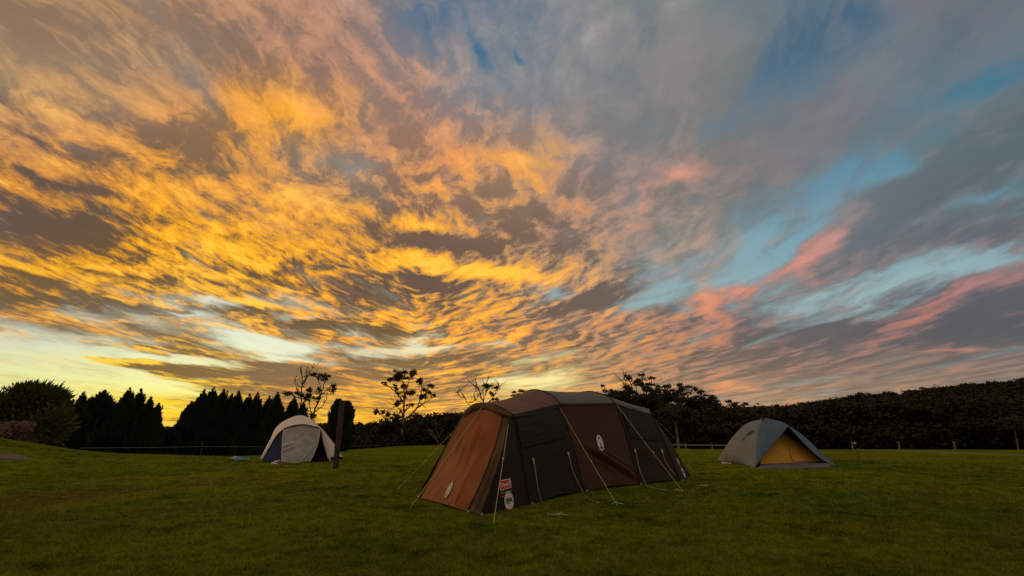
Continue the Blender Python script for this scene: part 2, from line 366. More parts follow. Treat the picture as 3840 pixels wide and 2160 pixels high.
# behind and beside the viewer: eastern sky, brightened to light the sides facing the viewer
back = W.mix(W.rng(big, 0.4, 0.6), (0.40, 0.33, 0.29), (0.62, 0.49, 0.40))
side = W.rng(W.m('ABSOLUTE', az), 62, 95, smooth=True)
sky = W.mix(side, sky, back)
low = W.rng(dz, -0.06, 0.0)
sky = W.mix(low, (0.02, 0.018, 0.012), sky)
bg = W.n('ShaderNodeBackground'); W.put(bg.inputs[0], sky); bg.inputs[1].default_value = 1.0
wo = W.n('ShaderNodeOutputWorld'); NT.links.new(bg.outputs[0], wo.inputs[0])
scene.world = world
world.cycles.sampling_method = 'MANUAL'
world.cycles.sample_map_resolution = 512

# ------------------------------------------------------------------ low sun lamp for the sunset glow at left, raised clear of the trees
SUN_AZ, SUN_EL = -52.0, 8.0
sd = bpy.data.lights.new('sun', 'SUN'); sun = bpy.data.objects.new('sun', sd); C.objects.link(sun)
sd.energy = 0.6; sd.angle = R(24); sd.color = (1.0, 0.62, 0.28)
sdir = Vector((math.sin(R(SUN_AZ)) * math.cos(R(SUN_EL)), math.cos(R(SUN_AZ)) * math.cos(R(SUN_EL)), math.sin(R(SUN_EL))))
sun.rotation_euler = sdir.to_track_quat('Z', 'Y').to_euler()
# ------------------------------------------------------------------ helpers: objects, tags, places
def P(x, y, Y):
    """point seen at (x, y) at distance Y in front of the viewer"""
    d = ray(x, y); t = Y / d[1]
    return Vector((d[0] * t, Y, EYE + d[2] * t))
def px_of(x, y):
    """horizontal view position (px) of a ground point near the horizon line"""
    return 1920 + F_PX * 1.045 * x / max(y, 0.5)
EDGE = ([-3000, 0, 560, 900, 1100, 1290, 1400, 1520, 1700, 2300, 2600, 3840, 6000], [31, 31, 31, 31, 35, 43, 50, 60, 66, 60, 46, 44, 44])
def sstep(t):
    t = np.clip(t, 0, 1); return t * t * (3 - 2 * t)
def ground_z(x, y):
    x = np.asarray(x, float); y = np.asarray(y, float)
    e = np.interp(1920 + F_PX * 1.045 * x / np.maximum(y, 0.5), EDGE[0], EDGE[1])
    left = sstep((-4 - x) / 6.0)
    z = -1.7 * sstep((y - e - 0.5) / 7.0) * np.where(y > 5, 1, 0) * (0.35 + 0.65 * left)
    # the grassy mound at the left edge
    dxm, dym = (x + 27.5), (y - 22.0)
    mx = np.where(dxm > 0, 5.0, 14.0)
    z = z + 1.55 * np.exp(-(dxm / mx) ** 2 * 0.9 - (dym / 6.5) ** 2) 
    z = z + 0.035 * np.sin(x * 0.55 + 1.3) * np.sin(y * 0.41 + 0.4) * np.clip((y - 4) / 8, 0, 1) * np.clip((60 - y) / 30, 0, 1)
    return z
def G(x, y):
    """ground point seen at (x, y)"""
    d = ray(x, y)
    t = 3.0
    for _ in range(4000):
        p = (d[0] * t, d[1] * t, EYE + d[2] * t)
        g = float(ground_z(p[0], p[1]))
        if p[2] <= g: break
        t += max(0.004, (p[2] - g) * 0.35)
    return Vector((p[0], p[1], g))
def on_ground(x, y): return Vector((x, y, float(ground_z(x, y))))

def tag(o, label=None, cat=None, group=None, kind=None):
    if label: o['label'] = label
    if cat: o['category'] = cat
    if group: o['group'] = group
    if kind: o['kind'] = kind
    return o
def empty(name, loc, label=None, cat=None, group=None):
    o = bpy.data.objects.new(name, None); C.objects.link(o); o.location = loc; o.empty_display_size = 0.2
    return tag(o, label, cat, group)
def mesh_obj(name, verts, faces, mat, parent=None, smooth=False, label=None):
    """verts in world space; made local to the parent's place"""
    me = bpy.data.meshes.new(name)
    V = np.asarray([tuple(v) for v in verts] if not isinstance(verts, np.ndarray) else verts, dtype=np.float64)
    if parent is not None: V = V - np.array(parent_loc(parent))
    if isinstance(faces, np.ndarray):
        n, k = faces.shape
        me.vertices.add(len(V)); me.vertices.foreach_set('co', V.astype(np.float32).ravel())
        me.loops.add(n * k); me.loops.foreach_set('vertex_index', faces.astype(np.int32).ravel())
        me.polygons.add(n); me.polygons.foreach_set('loop_start', (np.arange(n) * k).astype(np.int32))
        me.polygons.foreach_set('loop_total', np.full(n, k, np.int32))
        me.update(calc_edges=True)
    else:
        me.from_pydata([tuple(v) for v in V], [], faces); me.update()
    me.materials.append(mat)
    if smooth: me.polygons.foreach_set('use_smooth', np.ones(len(me.polygons), bool))
    o = bpy.data.objects.new(name, me); C.objects.link(o)
    if parent is not None: o.parent = parent
    if label: o['label'] = label
    return o
def parent_loc(o):
    v = Vector(o.location)
    while o.parent is not None: o = o.parent; v = v + Vector(o.location)
    return v
def grid_faces(nu, nv, off=0):
    i = np.arange(nu - 1)[:, None] * nv + np.arange(nv - 1)[None, :]
    i = i.ravel() + off
    return np.stack([i, i + nv, i + nv + 1, i + 1], 1)

def tube_mesh(paths, nseg=7):
    """paths: list of (points, radii); returns verts, quads"""
    Vs, Fs, off = [], [], 0
    for pts_, rad in paths:
        pts_ = [Vector(p) for p in pts_]
        if not hasattr(rad, '__len__'): rad = [rad] * len(pts_)
        ref = Vector((0.31, 0.17, 0.93))
        for i, p in enumerate(pts_):
            a = pts_[max(i - 1, 0)]; b = pts_[min(i + 1, len(pts_) - 1)]
            t = (b - a).normalized()
            u = t.cross(ref).normalized() if abs(t.dot(ref)) < 0.98 else t.cross(Vector((1, 0, 0))).normalized()
            w = t.cross(u)
            for k in range(nseg):
                an = 2 * math.pi * k / nseg
                Vs.append(p + (u * math.cos(an) + w * math.sin(an)) * rad[i])
        n = len(pts_)
        for i in range(n - 1):
            for k in range(nseg):
                k2 = (k + 1) % nseg
                Fs.append((off + i * nseg + k, off + i * nseg + k2, off + (i + 1) * nseg + k2, off + (i + 1) * nseg + k))
        Fs.append(tuple(off + k for k in range(nseg))[::-1]); Fs.append(tuple(off + (n - 1) * nseg + k for k in range(nseg)))
        off += n * nseg
    return Vs, Fs
def catmull(pts_, n):
    """smooth curve through points (arrays), n samples"""
    p = np.asarray([tuple(q) for q in pts_], float)
    if len(p) == 2:
        t = np.linspace(0, 1, n)[:, None]; return p[0] * (1 - t) + p[1] * t
    d = np.concatenate([[0], np.cumsum(np.maximum(np.linalg.norm(np.diff(p, axis=0), axis=1), 1e-6) ** 0.5)])
    e = np.vstack([2 * p[0] - p[1], p, 2 * p[-1] - p[-2]])
    out = []
    for s_ in np.linspace(0, d[-1], n):
        i = min(np.searchsorted(d, s_, side='right') - 1, len(p) - 2)
        t = (s_ - d[i]) / (d[i + 1] - d[i])
        a, b, c_, q = e[i], e[i + 1], e[i + 2], e[i + 3]
        m1, m2 = (c_ - a) * 0.5, (q - b) * 0.5
        # keep tangents modest where spacing is uneven
        out.append((2 * t ** 3 - 3 * t ** 2 + 1) * b + (t ** 3 - 2 * t ** 2 + t) * m1 + (-2 * t ** 3 + 3 * t ** 2) * c_ + (t ** 3 - t ** 2) * m2)
    return np.array(out)

# ------------------------------------------------------------------ materials
def material(name, build):
    m = bpy.data.materials.new(name); m.use_nodes = True
    t = m.node_tree; t.nodes.clear(); b = NB(t)
    out = b.n('ShaderNodeOutputMaterial'); bs = b.n('ShaderNodeBsdfPrincipled')
    t.links.new(bs.outputs[0], out.inputs[0])
    build(b, bs)
    return m
def coords(b): return b.n('ShaderNodeTexCoord').outputs['Object']
def bump(b, bs, h, dist, strength=1.0):
    x = b.n('ShaderNodeBump'); b.put(x.inputs['Height'], h); b.put(x.inputs['Distance'], dist); b.put(x.inputs['Strength'], strength)
    b.t.links.new(x.outputs[0], bs.inputs['Normal'])
def varied(name, c1, c2, scale=3.0, rough=0.8, bscale=None, bdist=0.01, spec=0.3, detail=6, world_pos=False):
    def f(b, bs):
        co = b.n('ShaderNodeNewGeometry').outputs['Position'] if world_pos else coords(b)
        n = b.noise(co, scale, detail, 0.6)
        b.put(bs.inputs['Base Color'], b.mix(b.rng(n, 0.35, 0.65), c1, c2))
        bs.inputs['Roughness'].default_value = rough
        bs.inputs['Specular IOR Level'].default_value = spec
        if bscale: bump(b, bs, b.noise(co, bscale, 4, 0.6), bdist)
    return material(name, f)

def turf_colour(b, co):
    n1 = b.noise(co, 0.16, 5, 0.6); n2 = b.noise(co, 0.75, 6, 0.68); n3 = b.noise(co, 6.0, 6, 0.7); n4 = b.noise(b.v('ADD', co, (31, 7, 0)), 0.35, 5, 0.6)
    c1 = b.mix(b.rng(n1, 0.38, 0.62), (0.090, 0.122, 0.006), (0.150, 0.148, 0.007))
    c1 = b.mix(b.rng(n2, 0.52, 0.68, 0, 0.8), c1, (0.150, 0.155, 0.008))
    c1 = b.mix(b.rng(n2, 0.47, 0.34), c1, (0.036, 0.058, 0.006))
    x, y, z = b.sep(co)
    # worn brownish turf towards the left foreground
    wear = b.m('MULTIPLY', b.m('MULTIPLY', b.rng(n4, 0.42, 0.58), b.rng(x, -3.0, -9.0)), b.rng(y, 19.0, 11.0))
    c1 = b.mix(b.m('MULTIPLY', wear, 0.5), c1, (0.150, 0.085, 0.026))
    c1 = b.mix(b.rng(n3, 0.58, 0.78, 0, 0.6), c1, (0.24, 0.22, 0.03))
    c1 = b.mix(b.rng(n3, 0.44, 0.30, 0, 0.7), c1, (0.020, 0.032, 0.004))
    return c1, n2, n3
def grass_ground(b, bs):
    co = b.n('ShaderNodeNewGeometry').outputs['Position']
    c1, n2, n3 = turf_colour(b, co)
    x, y, z = b.sep(co)
    # bare leaf litter under the trees past the edge of the field
    far = b.rng(z, -0.35, -0.9)
    c1 = b.mix(far, c1, (0.020, 0.016, 0.008))
    b.put(bs.inputs['Base Color'], c1)
    bs.inputs['Roughness'].default_value = 0.9; bs.inputs['Specular IOR Level'].default_value = 0.0
    h = b.m('ADD', b.m('MULTIPLY', n3, 0.5), b.m('MULTIPLY', b.noise(co, 28.0, 4, 0.7), 0.3))
    h = b.m('ADD', h, n2)
    bump(b, bs, h, 0.10, 0.8)
M_GROUND = material('turf', grass_ground)

def axis_pts(lo, hi, n, c, k):
    t = np.linspace(-1, 1, n); s = np.sinh(t * k) / math.sinh(k)
    return np.where(s < 0, c + s * (c - lo), c + s * (hi - c))
gx = axis_pts(-900, 900, 301, -2, 6.0); gy = axis_pts(-120, 1600, 341, 14, 5.6)
GX, GY = np.meshgrid(gx, gy, indexing='ij')
GZ = ground_z(GX, GY)
ground = mesh_obj('ground', np.stack([GX.ravel(), GY.ravel(), GZ.ravel()], 1), grid_faces(301, 341), M_GROUND, smooth=True)
tag(ground, 'short green turf of the camping field, worn brownish in the left foreground', 'ground', kind='structure')

# ------------------------------------------------------------------ hills round the field
RIDGE_X = [-3000, 0, 640, 1000, 1321, 1440, 1560, 1660, 1740, 2000, 2300, 2600, 2700, 2780, 2955, 3200, 3379, 3523, 3647, 3771, 3840, 4400, 7000]
RIDGE_Y = [1600, 1600, 1592, 1582, 1576, 1575, 1558, 1548, 1542, 1530, 1516, 1516, 1524, 1524, 1521, 1480, 1465, 1449, 1436, 1425, 1414, 1370, 1330]
RIDGE_D = [420, 420, 420, 400, 320, 300, 130, 120, 120, 130, 140, 160, 240, 270, 270, 270, 265, 260, 255, 250, 250, 240, 240]
def ridge(px):
    y = np.interp(px, RIDGE_X, RIDGE_Y); D_ = float(np.interp(px, RIDGE_X, RIDGE_D))
    p = P(px, y, D_)
    return p
hx = np.concatenate([np.linspace(-2600, 0, 14), np.linspace(60, 4400, 100), np.linspace(4600, 7000, 14)])
nt = 15
HV = []
def hill_pt(px, t):
    r_ = ridge(px)
    e0 = float(np.interp(px, EDGE[0], EDGE[1])) + 5
    d0 = Vector((r_.x / r_.y * e0, e0, float(ground_z(r_.x / r_.y * e0, e0)) - 0.1))
    top = r_ - Vector((0, 0, 5.5 if r_.y < 200 else 6.5))
    s = max(0.0, min(1.0, t))
    q = d0.lerp(top, s)
    q.z = d0.z + (top.z - d0.z) * (0.55 * s + 0.45 * s * s * (3 - 2 * s))
    if t > 1: q = top + Vector((top.x, top.y, 0)).normalized() * (t - 1) * 300; q.z = top.z - (t - 1) * 40
    return q
for px in hx:
    for k in range(nt):
        t = k / (nt - 3)
        q = hill_pt(px, t)
        if 0 < t < 1: q.z += 0.8 * mnoise.noise(Vector((q.x * 0.03, q.y * 0.03, 3)))
        HV.append(q)
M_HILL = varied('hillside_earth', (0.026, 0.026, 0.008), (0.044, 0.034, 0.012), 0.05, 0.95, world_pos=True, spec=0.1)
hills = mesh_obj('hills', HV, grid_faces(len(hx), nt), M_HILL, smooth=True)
tag(hills, 'low dark hills rising behind the field, higher at the right', 'hills', kind='structure')
# ------------------------------------------------------------------ foliage
rng = np.random.default_rng(11)
def leaf_quads(centres, size, flat=0.0, aspect=0.55):
    """one small leaf spray (a quad) per centre, any orientation"""
    n = len(centres)
    a = rng.normal(size=(n, 3)); a[:, 2] *= (1 - flat); a /= np.linalg.norm(a, axis=1)[:, None]
    b = rng.normal(size=(n, 3)); b[:, 2] *= (1 - flat); b -= (b * a).sum(1)[:, None] * a; b /= np.linalg.norm(b, axis=1)[:, None]
    s = (size * rng.uniform(0.6, 1.35, n))[:, None]
    u = a * s * 0.5; w = b * s * 0.5 * aspect
    V = np.stack([centres - u, centres + w * 0.9 - u * 0.1, centres + u, centres - w], 1).reshape(-1, 3)
    F = np.arange(n * 4).reshape(n, 4)
    return V, F
def blob_points(c, r, n, shell=0.55, umbrella=False):
    """points in an ellipsoid, thicker near its skin; umbrella keeps to the upper side"""
    d = rng.normal(size=(n, 3)); d /= np.linalg.norm(d, axis=1)[:, None]
    if umbrella: d[:, 2] = np.where(d[:, 2] < -0.25, -d[:, 2] * 0.6, d[:, 2])
    q = rng.uniform(shell, 1.0, n)[:, None] * (1 + 0.10 * rng.normal(size=(n, 1)))
    return np.asarray(c) + d * q * np.asarray(r)
def leaf_mat(name, c1, c2, trans=0.25, scale=0.6):
    def f(b, bs):
        co = b.n('ShaderNodeNewGeometry').outputs['Position']
        n = b.noise(co, scale, 4, 0.6); n2 = b.noise(co, 6.0, 2, 0.5)
        col = b.mix(b.rng(b.m('ADD', b.m('MULTIPLY', n, 0.7), b.m('MULTIPLY', n2, 0.3)), 0.35, 0.65), c1, c2)
        b.put(bs.inputs['Base Color'], col)
        bs.inputs['Roughness'].default_value = 0.75; bs.inputs['Specular IOR Level'].default_value = 0.15
        tr = b.n('ShaderNodeBsdfTranslucent'); b.put(tr.inputs[0], col)
        mx = b.n('ShaderNodeMixShader'); mx.inputs[0].default_value = trans
        out = [q for q in b.t.nodes if q.type == 'OUTPUT_MATERIAL'][0]
        b.t.links.new(bs.outputs[0], mx.inputs[1]); b.t.links.new(tr.outputs[0], mx.inputs[2]); b.t.links.new(mx.outputs[0], out.inputs[0])
    return material(name, f)
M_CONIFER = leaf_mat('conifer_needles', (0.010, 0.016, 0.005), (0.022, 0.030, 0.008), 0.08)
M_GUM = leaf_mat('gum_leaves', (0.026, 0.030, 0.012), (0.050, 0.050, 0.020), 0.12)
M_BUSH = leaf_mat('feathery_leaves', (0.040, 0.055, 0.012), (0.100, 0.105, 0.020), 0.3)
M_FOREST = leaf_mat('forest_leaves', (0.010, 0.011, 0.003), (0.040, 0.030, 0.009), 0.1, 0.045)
M_DRY = leaf_mat('dry_leaves', (0.15, 0.085, 0.06), (0.24, 0.15, 0.11), 0.2, 1.5)
M_BARK = varied('grey_bark', (0.035, 0.024, 0.016), (0.075, 0.052, 0.036), 1.5, 0.9, 14, 0.02)
M_PALEBARK = varied('pale_gum_bark', (0.10, 0.06, 0.035), (0.22, 0.14, 0.085), 1.2, 0.85, 10, 0.015)

def spray_tris(base, tip, width):
    """narrow pointed sprays from base to tip: (n,3) arrays -> three-sided blades"""
    n = len(base)
    ax = tip - base; L = np.linalg.norm(ax, axis=1)[:, None]; ax = ax / np.maximum(L, 1e-6)
    s = rng.normal(size=(n, 3)); s -= (s * ax).sum(1)[:, None] * ax; s /= np.linalg.norm(s, axis=1)[:, None]
    w = np.asarray(width)[:, None] if hasattr(width, '__len__') else width
    V = np.stack([base - s * w * 0.35, base + (tip - base) * 0.4 + s * w * 0.5, tip, base + (tip - base) * 0.4 - s * w * 0.5], 1).reshape(-1, 3)
    return V, np.arange(n * 4).reshape(n, 4)

def conifer(name, base, height, radius, label, group, n=2600, lean=0.0, belly=0.22, tipw=0.9, mat=None, cat='conifer', droop=0.45, spires=9):
    """dense conifer: a tapered trunk and a crown of upswept sprays round it"""
    e = empty(name, base, label, cat, group)
    b0 = np.array(base)
    tv, tf = tube_mesh([([Vector(base) + Vector((0, 0, -0.3)), Vector(base) + Vector((0, 0, height * 0.5)), Vector(base) + Vector((lean * 0.6, 0, height * 0.9))], [radius * 0.13, radius * 0.09, 0.03])])
    mesh_obj('trunk', tv, tf, M_BARK, e)
    def prof(t):   # radius along the height, widest low down
        return radius * np.where(t < belly, 0.86 + 0.14 * t / belly, np.clip((1 - t) / (1 - belly), 0, 1) ** tipw)
    t = rng.beta(1.15, 1.25, n)
    bumpy = 1 + 0.16 * np.sin(t * 17 + rng.uniform(0, 6)) 
    an = rng.uniform(0, 2 * math.pi, n)
    bumpy = bumpy * (1 + 0.12 * np.sin(an * 3 + t * 9))
    r0 = prof(t) * rng.uniform(0.55, 0.95, n) * bumpy
    r1 = r0 + radius * 0.10 + 0.30 * rng.uniform(0.2, 1.5, n) * (0.12 + 0.88 * prof(t) / radius)
    up = (droop + 0.5 * t) * rng.uniform(0.5, 1.4, n)
    ce, se = np.cos(an), np.sin(an)
    z0 = t * height * 0.88
    lx = lean * t
    B = b0 + np.stack([lx + ce * r0, se * r0, z0], 1)
    T = b0 + np.stack([lx + ce * r1, se * r1, z0 + (r1 - r0) * 1.1 + up * 0.35], 1)
    V, F = spray_tris(B, T, 0.20 + 0.10 * rng.random(n))
    # leader shoot
    k = 90
    zt = height * rng.uniform(0.80, 1.0, k); a2 = rng.uniform(0, 6.3, k)
    B2 = b0 + np.stack([lean + 0 * zt, 0 * zt, zt], 1); rr = (height * 1.01 - zt) * 0.36 + 0.05
    T2 = B2 + np.stack([np.cos(a2) * rr, np.sin(a2) * rr, rr * 0.9 + 0.05], 1)
    V2, F2 = spray_tris(B2, T2, 0.12)
    # lesser leaders standing out of the crown
    Vx, Fx, offx = [V2], [F2], len(V2)
    for _ in range(spires):
        aa = rng.uniform(0, 2 * math.pi); tt = rng.uniform(0.35, 0.88); rr_ = float(prof(np.array(tt))) * rng.uniform(0.55, 1.0)
        hh = rng.uniform(0.45, 1.1); c0 = b0 + np.array([lean * tt + math.cos(aa) * rr_, math.sin(aa) * rr_, tt * height - 0.1])
        k3 = 46; q3 = rng.random(k3) ** 1.2; a3 = rng.uniform(0, 6.3, k3)
        B3 = c0 + np.stack([0.12 * q3 * hh, 0 * q3, q3 * hh], 1); r3 = (1.05 - q3) * 0.34 * hh + 0.05
        T3 = B3 + np.stack([np.cos(a3) * r3, np.sin(a3) * r3, r3 * 0.75 + 0.04], 1)
        V3_, F3_ = spray_tris(B3, T3, 0.10); Vx.append(V3_); Fx.append(F3_ + offx); offx += len(V3_)
    V2, F2 = np.vstack(Vx), np.vstack(Fx)
    # closed inner core, added to block light through the crown
    m = 14; zz = np.linspace(0.0, 0.93, 18)
    core = []
    for q in zz:
        for j in range(m):
            aa = 2 * math.pi * j / m
            rr_ = float(prof(np.array(q))) * 0.74 * (1 + 0.1 * math.sin(aa * 3 + q * 20))
            core.append((b0[0] + lean * q + math.cos(aa) * rr_, b0[1] + math.sin(aa) * rr_, b0[2] + q * height * 0.90))
    cf = [(i * m + j, i * m + (j + 1) % m, (i + 1) * m + (j + 1) % m, (i + 1) * m + j) for i in range(17) for j in range(m)]
    VV = np.vstack([V, V2, np.array(core)])
    FF = np.vstack([F, F2 + len(V), np.array(cf) + len(V) + len(V2)])
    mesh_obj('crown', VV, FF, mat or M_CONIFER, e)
    return e

def hedge(spec, Y, label_fn, group, name='conifer_tree'):
    out = []
    for i, (px, top, wpx) in enumerate(spec):
        yy = Y + (0.9 if i % 2 else -0.6) + rng.uniform(-0.4, 0.4)
        t = P(px, top, yy)
        b = on_ground(t.x, yy)
        wm = wpx * 1.3 / F_PX * yy * 1.04 / 2
        out.append(conifer(name, (b.x, b.y, b.z), t.z - b.z, wm, label_fn(i), group, n=int(1700 + 900 * min(2.0, wm)), lean=rng.uniform(-0.15, 0.15)))
    return out
GA = 'dark conifers of the left hand clump'
A_spec = [(215, 1500, 90), (262, 1478, 84), (315, 1471, 92), (395, 1463, 190), (487, 1456, 110), (530, 1459, 92), (568, 1490, 84), (594, 1512, 60)]
LA = ['short dark conifer half hidden behind the feathery tree at the left end of the clump', 'slim dark conifer second from the left in the left clump, with a forked tip',
      'dark conifer with a ragged tip third from the left in the left clump', 'broadest dark conifer with a rounded top in the middle of the left clump',
      'tallest dark conifer of the left clump with a sharp spire', 'dark spired conifer just right of the tallest one in the left clump',
      'lower dark conifer second from the right end of the left clump', 'narrow lowest dark conifer at the right end of the left clump beside the bright gap']
hedge(A_spec, 43, lambda i: LA[i], GA)
GB = 'dark conifers in the row behind the pale dome tent'
B_spec = [(690, 1560, 84), (722, 1505, 96), (765, 1462, 110), (799, 1452, 104), (839, 1461, 104), (866, 1476, 84), (901, 1466, 92), (934, 1478, 84), (966, 1474, 88), (1012, 1486, 92), (1041, 1472, 90), (1100, 1490, 84), (1134, 1510, 76)]
LB_ = ['lowest dark conifer at the left end of the row beside the bright gap', 'dark conifer second from the left end of the row, stepping up to the spires',
      'dark conifer with a bent spire left of the tallest in the row', 'tallest dark conifer spire of the row left of the pale dome tent',
      'dark conifer spire directly right of the tallest one in the row', 'short dark conifer in the dip right of the tall left spires of the row',
      'tall pointed dark conifer standing alone after the dip in the row', 'dark conifer between the two pointed spires in the middle of the row',
      'dark pointed conifer in the middle of the row, left of the broken skyline', 'dark conifer with gappy top where the sky shows through the row',
      'dark spired conifer above the left shoulder of the pale dome tent', 'thin dark conifer behind the top of the pale dome tent, below the bare tree',
      'last dark conifer at the right end of the row above the pale dome tent']
hedge(B_spec, 47, lambda i: LB_[i], GB)
# the lone column behind the wooden post
t_ = P(1283, 1497, 40); b_ = on_ground(t_.x, 40)
conifer('cypress_tree', (b_.x - 0.26, 40, b_.z), P(1258, 1499, 40).z - b_.z, 0.40, 'narrow dark columnar cypress, left one of the pair behind the leaning wooden post', 'two column cypresses behind the wooden post', n=2600, belly=0.62, tipw=0.55, cat='cypress', droop=0.8)
conifer('cypress_tree', (b_.x + 0.36, 40.3, b_.z), P(1300, 1505, 40).z - b_.z, 0.40, 'narrow dark columnar cypress, right one of the pair behind the leaning wooden post', 'two column cypresses behind the wooden post', n=2600, belly=0.62, tipw=0.55, cat='cypress', droop=0.8)

# feathery tree at the far left, its twigs swept up and to the right
def feathery(name, px, base_px, Y, lobes, label, mat, cat='tree', n_per=900, sweep=(0.35, 0.0, 0.55), size=0.5, limbs=()):
    b0 = P(px, base_px, Y); g = on_ground(b0.x, Y)
    e = empty(name, g, label, cat)
    paths = []
    for lx, ly, rx, ry in lobes:
        c_ = P(lx, ly, Y)
        mid = (g + c_) * 0.5 + Vector((0.2, 0, 0.1))
        paths.append(([g + Vector((0, 0, -0.2)), g + (mid - g) * 0.6, mid, c_], [0.16, 0.12, 0.07, 0.02]))
    tv, tf = tube_mesh(paths); mesh_obj('trunk', tv, tf, M_BARK, e)
    Vs, Fs, off = [], [], 0
    for lx, ly, rx, ry in lobes:
        k = Y / F_PX * 1.03
        c_ = P(lx, ly, Y + rng.uniform(-0.8, 0.8))
        r = (rx * k, rx * k * 0.9, ry * k)
        p = blob_points(c_, r, n_per, 0.35)
        d = (p - np.array(c_)); d /= np.linalg.norm(d, axis=1)[:, None]
        dirs = d * 0.55 + np.array(sweep) * rng.uniform(0.3, 1.3, (len(p), 1))
        V, F = spray_tris(p, p + dirs * size * rng.uniform(0.5, 1.2, (len(p), 1)), 0.09 + 0.06 * rng.random(len(p)))
        Vs.append(V); Fs.append(F + off); off += len(V)
        p = blob_points(c_, [q * 0.8 for q in r], n_per // 2, 0.2)
        V, F = leaf_quads(p, 0.35); Vs.append(V); Fs.append(F + off); off += len(V)
    mesh_obj('crown', np.vstack(Vs), np.vstack(Fs), mat, e)
    return e
feathery('feathery_tree', 120, 1640, 31, [(150, 1490, 70, 42), (100, 1480, 60, 36), (190, 1520, 55, 48), (60, 1530, 60, 44), (0, 1545, 50, 42), (-40, 1530, 50, 60), (130, 1570, 90, 60), (60, 1610, 90, 50), (190, 1600, 60, 60), (-30, 1610, 60, 60)],
         'bushy green feathery tree at the far left edge, twigs swept by wind', M_BUSH)
feathery('dry_shrub', 40, 1640, 25, [(60, 1610, 38, 26), (95, 1600, 24, 16), (35, 1632, 30, 18), (30, 1605, 22, 20)],
         'pinkish brown dry shrub on the mound below the feathery tree', M_DRY, 'shrub', 700, (0.25, 0, 0.1), 0.14)

# ------------------------------------------------------------------ gum trees: limbs and leaf clumps
def gum(name, Y, limbs, clumps, label, group=None, cat='gum tree', bark=None, dens=1.0, base_r=0.22, leaf=0.34, mat=None, twigs=0):
    """limbs: lists of view spots from thick to thin; clumps: (x, y, half width, half height)"""
    root = P(*limbs[0][0], Y); g = on_ground(root.x, Y)
    e = empty(name, g, label, cat, group)
    paths = []
    k = Y / F_PX * 1.03
    ends = []
    for li, lim in enumerate(limbs):
        off0 = 0.0 if li == 0 else rng.uniform(-1, 1)
        n = len(lim)
        pp = [P(x, y, Y + off0 * (i / max(1, n - 1)) * 1.8) for i, (x, y) in enumerate(lim)]
        if li == 0: pp[0] = Vector((g.x, g.y, g.z - 0.3)); 
        sm = catmull(pp, n * 4)
        sm = sm + rng.normal(size=sm.shape) * 0.035
        r0 = base_r * (1.0 if li == 0 else rng.uniform(0.30, 0.5)); r1 = 0.035
        rad = [r0 + (r1 - r0) * (i / (len(sm) - 1)) ** 0.7 for i in range(len(sm))]
        paths.append(([Vector(q) for q in sm], rad))
        ends.append(sm)
    allp = np.vstack(ends)
    # twigs that carry each clump
    for (x, y, rx, ry) in clumps:
        c_ = np.array(P(x, y + ry * 0.3, Y))
        j = np.argmin(((allp - c_) ** 2).sum(1) + np.where(allp[:, 2] > c_[2] + 0.2, 9, 0)); a = allp[j]
        for q in range(3):
            t_ = c_ + rng.normal(size=3) * np.array([rx * k * 0.5, rx * k * 0.4, ry * k * 0.3])
            m_ = (a + t_) / 2 + np.array([0, 0, -0.15]) + rng.normal(size=3) * 0.12
            paths.append(([Vector(a), Vector(m_), Vector(t_)], [0.05, 0.035, 0.02]))
    for _ in range(twigs):
        a = allp[rng.integers(len(allp) // 3, len(allp))]
        d = np.array([rng.normal() * 0.6, rng.normal() * 0.5, rng.uniform(0.4, 1.2)]) * rng.uniform(0.6, 1.5)
        paths.append(([Vector(a), Vector(a + d * 0.5 + rng.normal(size=3) * 0.1), Vector(a + d)], [0.045, 0.03, 0.015]))
    tv, tf = tube_mesh(paths, 6); mesh_obj('trunk', tv, tf, bark or M_BARK, e, smooth=True)
    if clumps:
        Vs, Fs, off = [], [], 0
        for (x, y, rx, ry) in clumps:
            c_ = P(x, y, Y + rng.uniform(-1.2, 1.2))
            sub = max(3, int(rx * ry / 40))
            for s_ in range(sub):
                cc = np.array(c_) + np.array([rng.uniform(-.8, .8) * rx * k, rng.uniform(-.8, .8) * rx * k, rng.uniform(-.75, .6) * ry * k])
                rr = (rx * k * 0.42 + 0.12, rx * k * 0.42 + 0.12, ry * k * rng.uniform(0.5, 0.95) + 0.12)
                n = int(dens * (30 + rx * ry * 0.36))
                V, F = leaf_quads(blob_points(cc, rr, n, 0.15, rng.random() < 0.5), leaf * 0.66)
                Vs.append(V); Fs.append(F + off); off += len(V)
        mesh_obj('crown', np.vstack(Vs), np.vstack(Fs), mat or M_GUM, e)
    return e
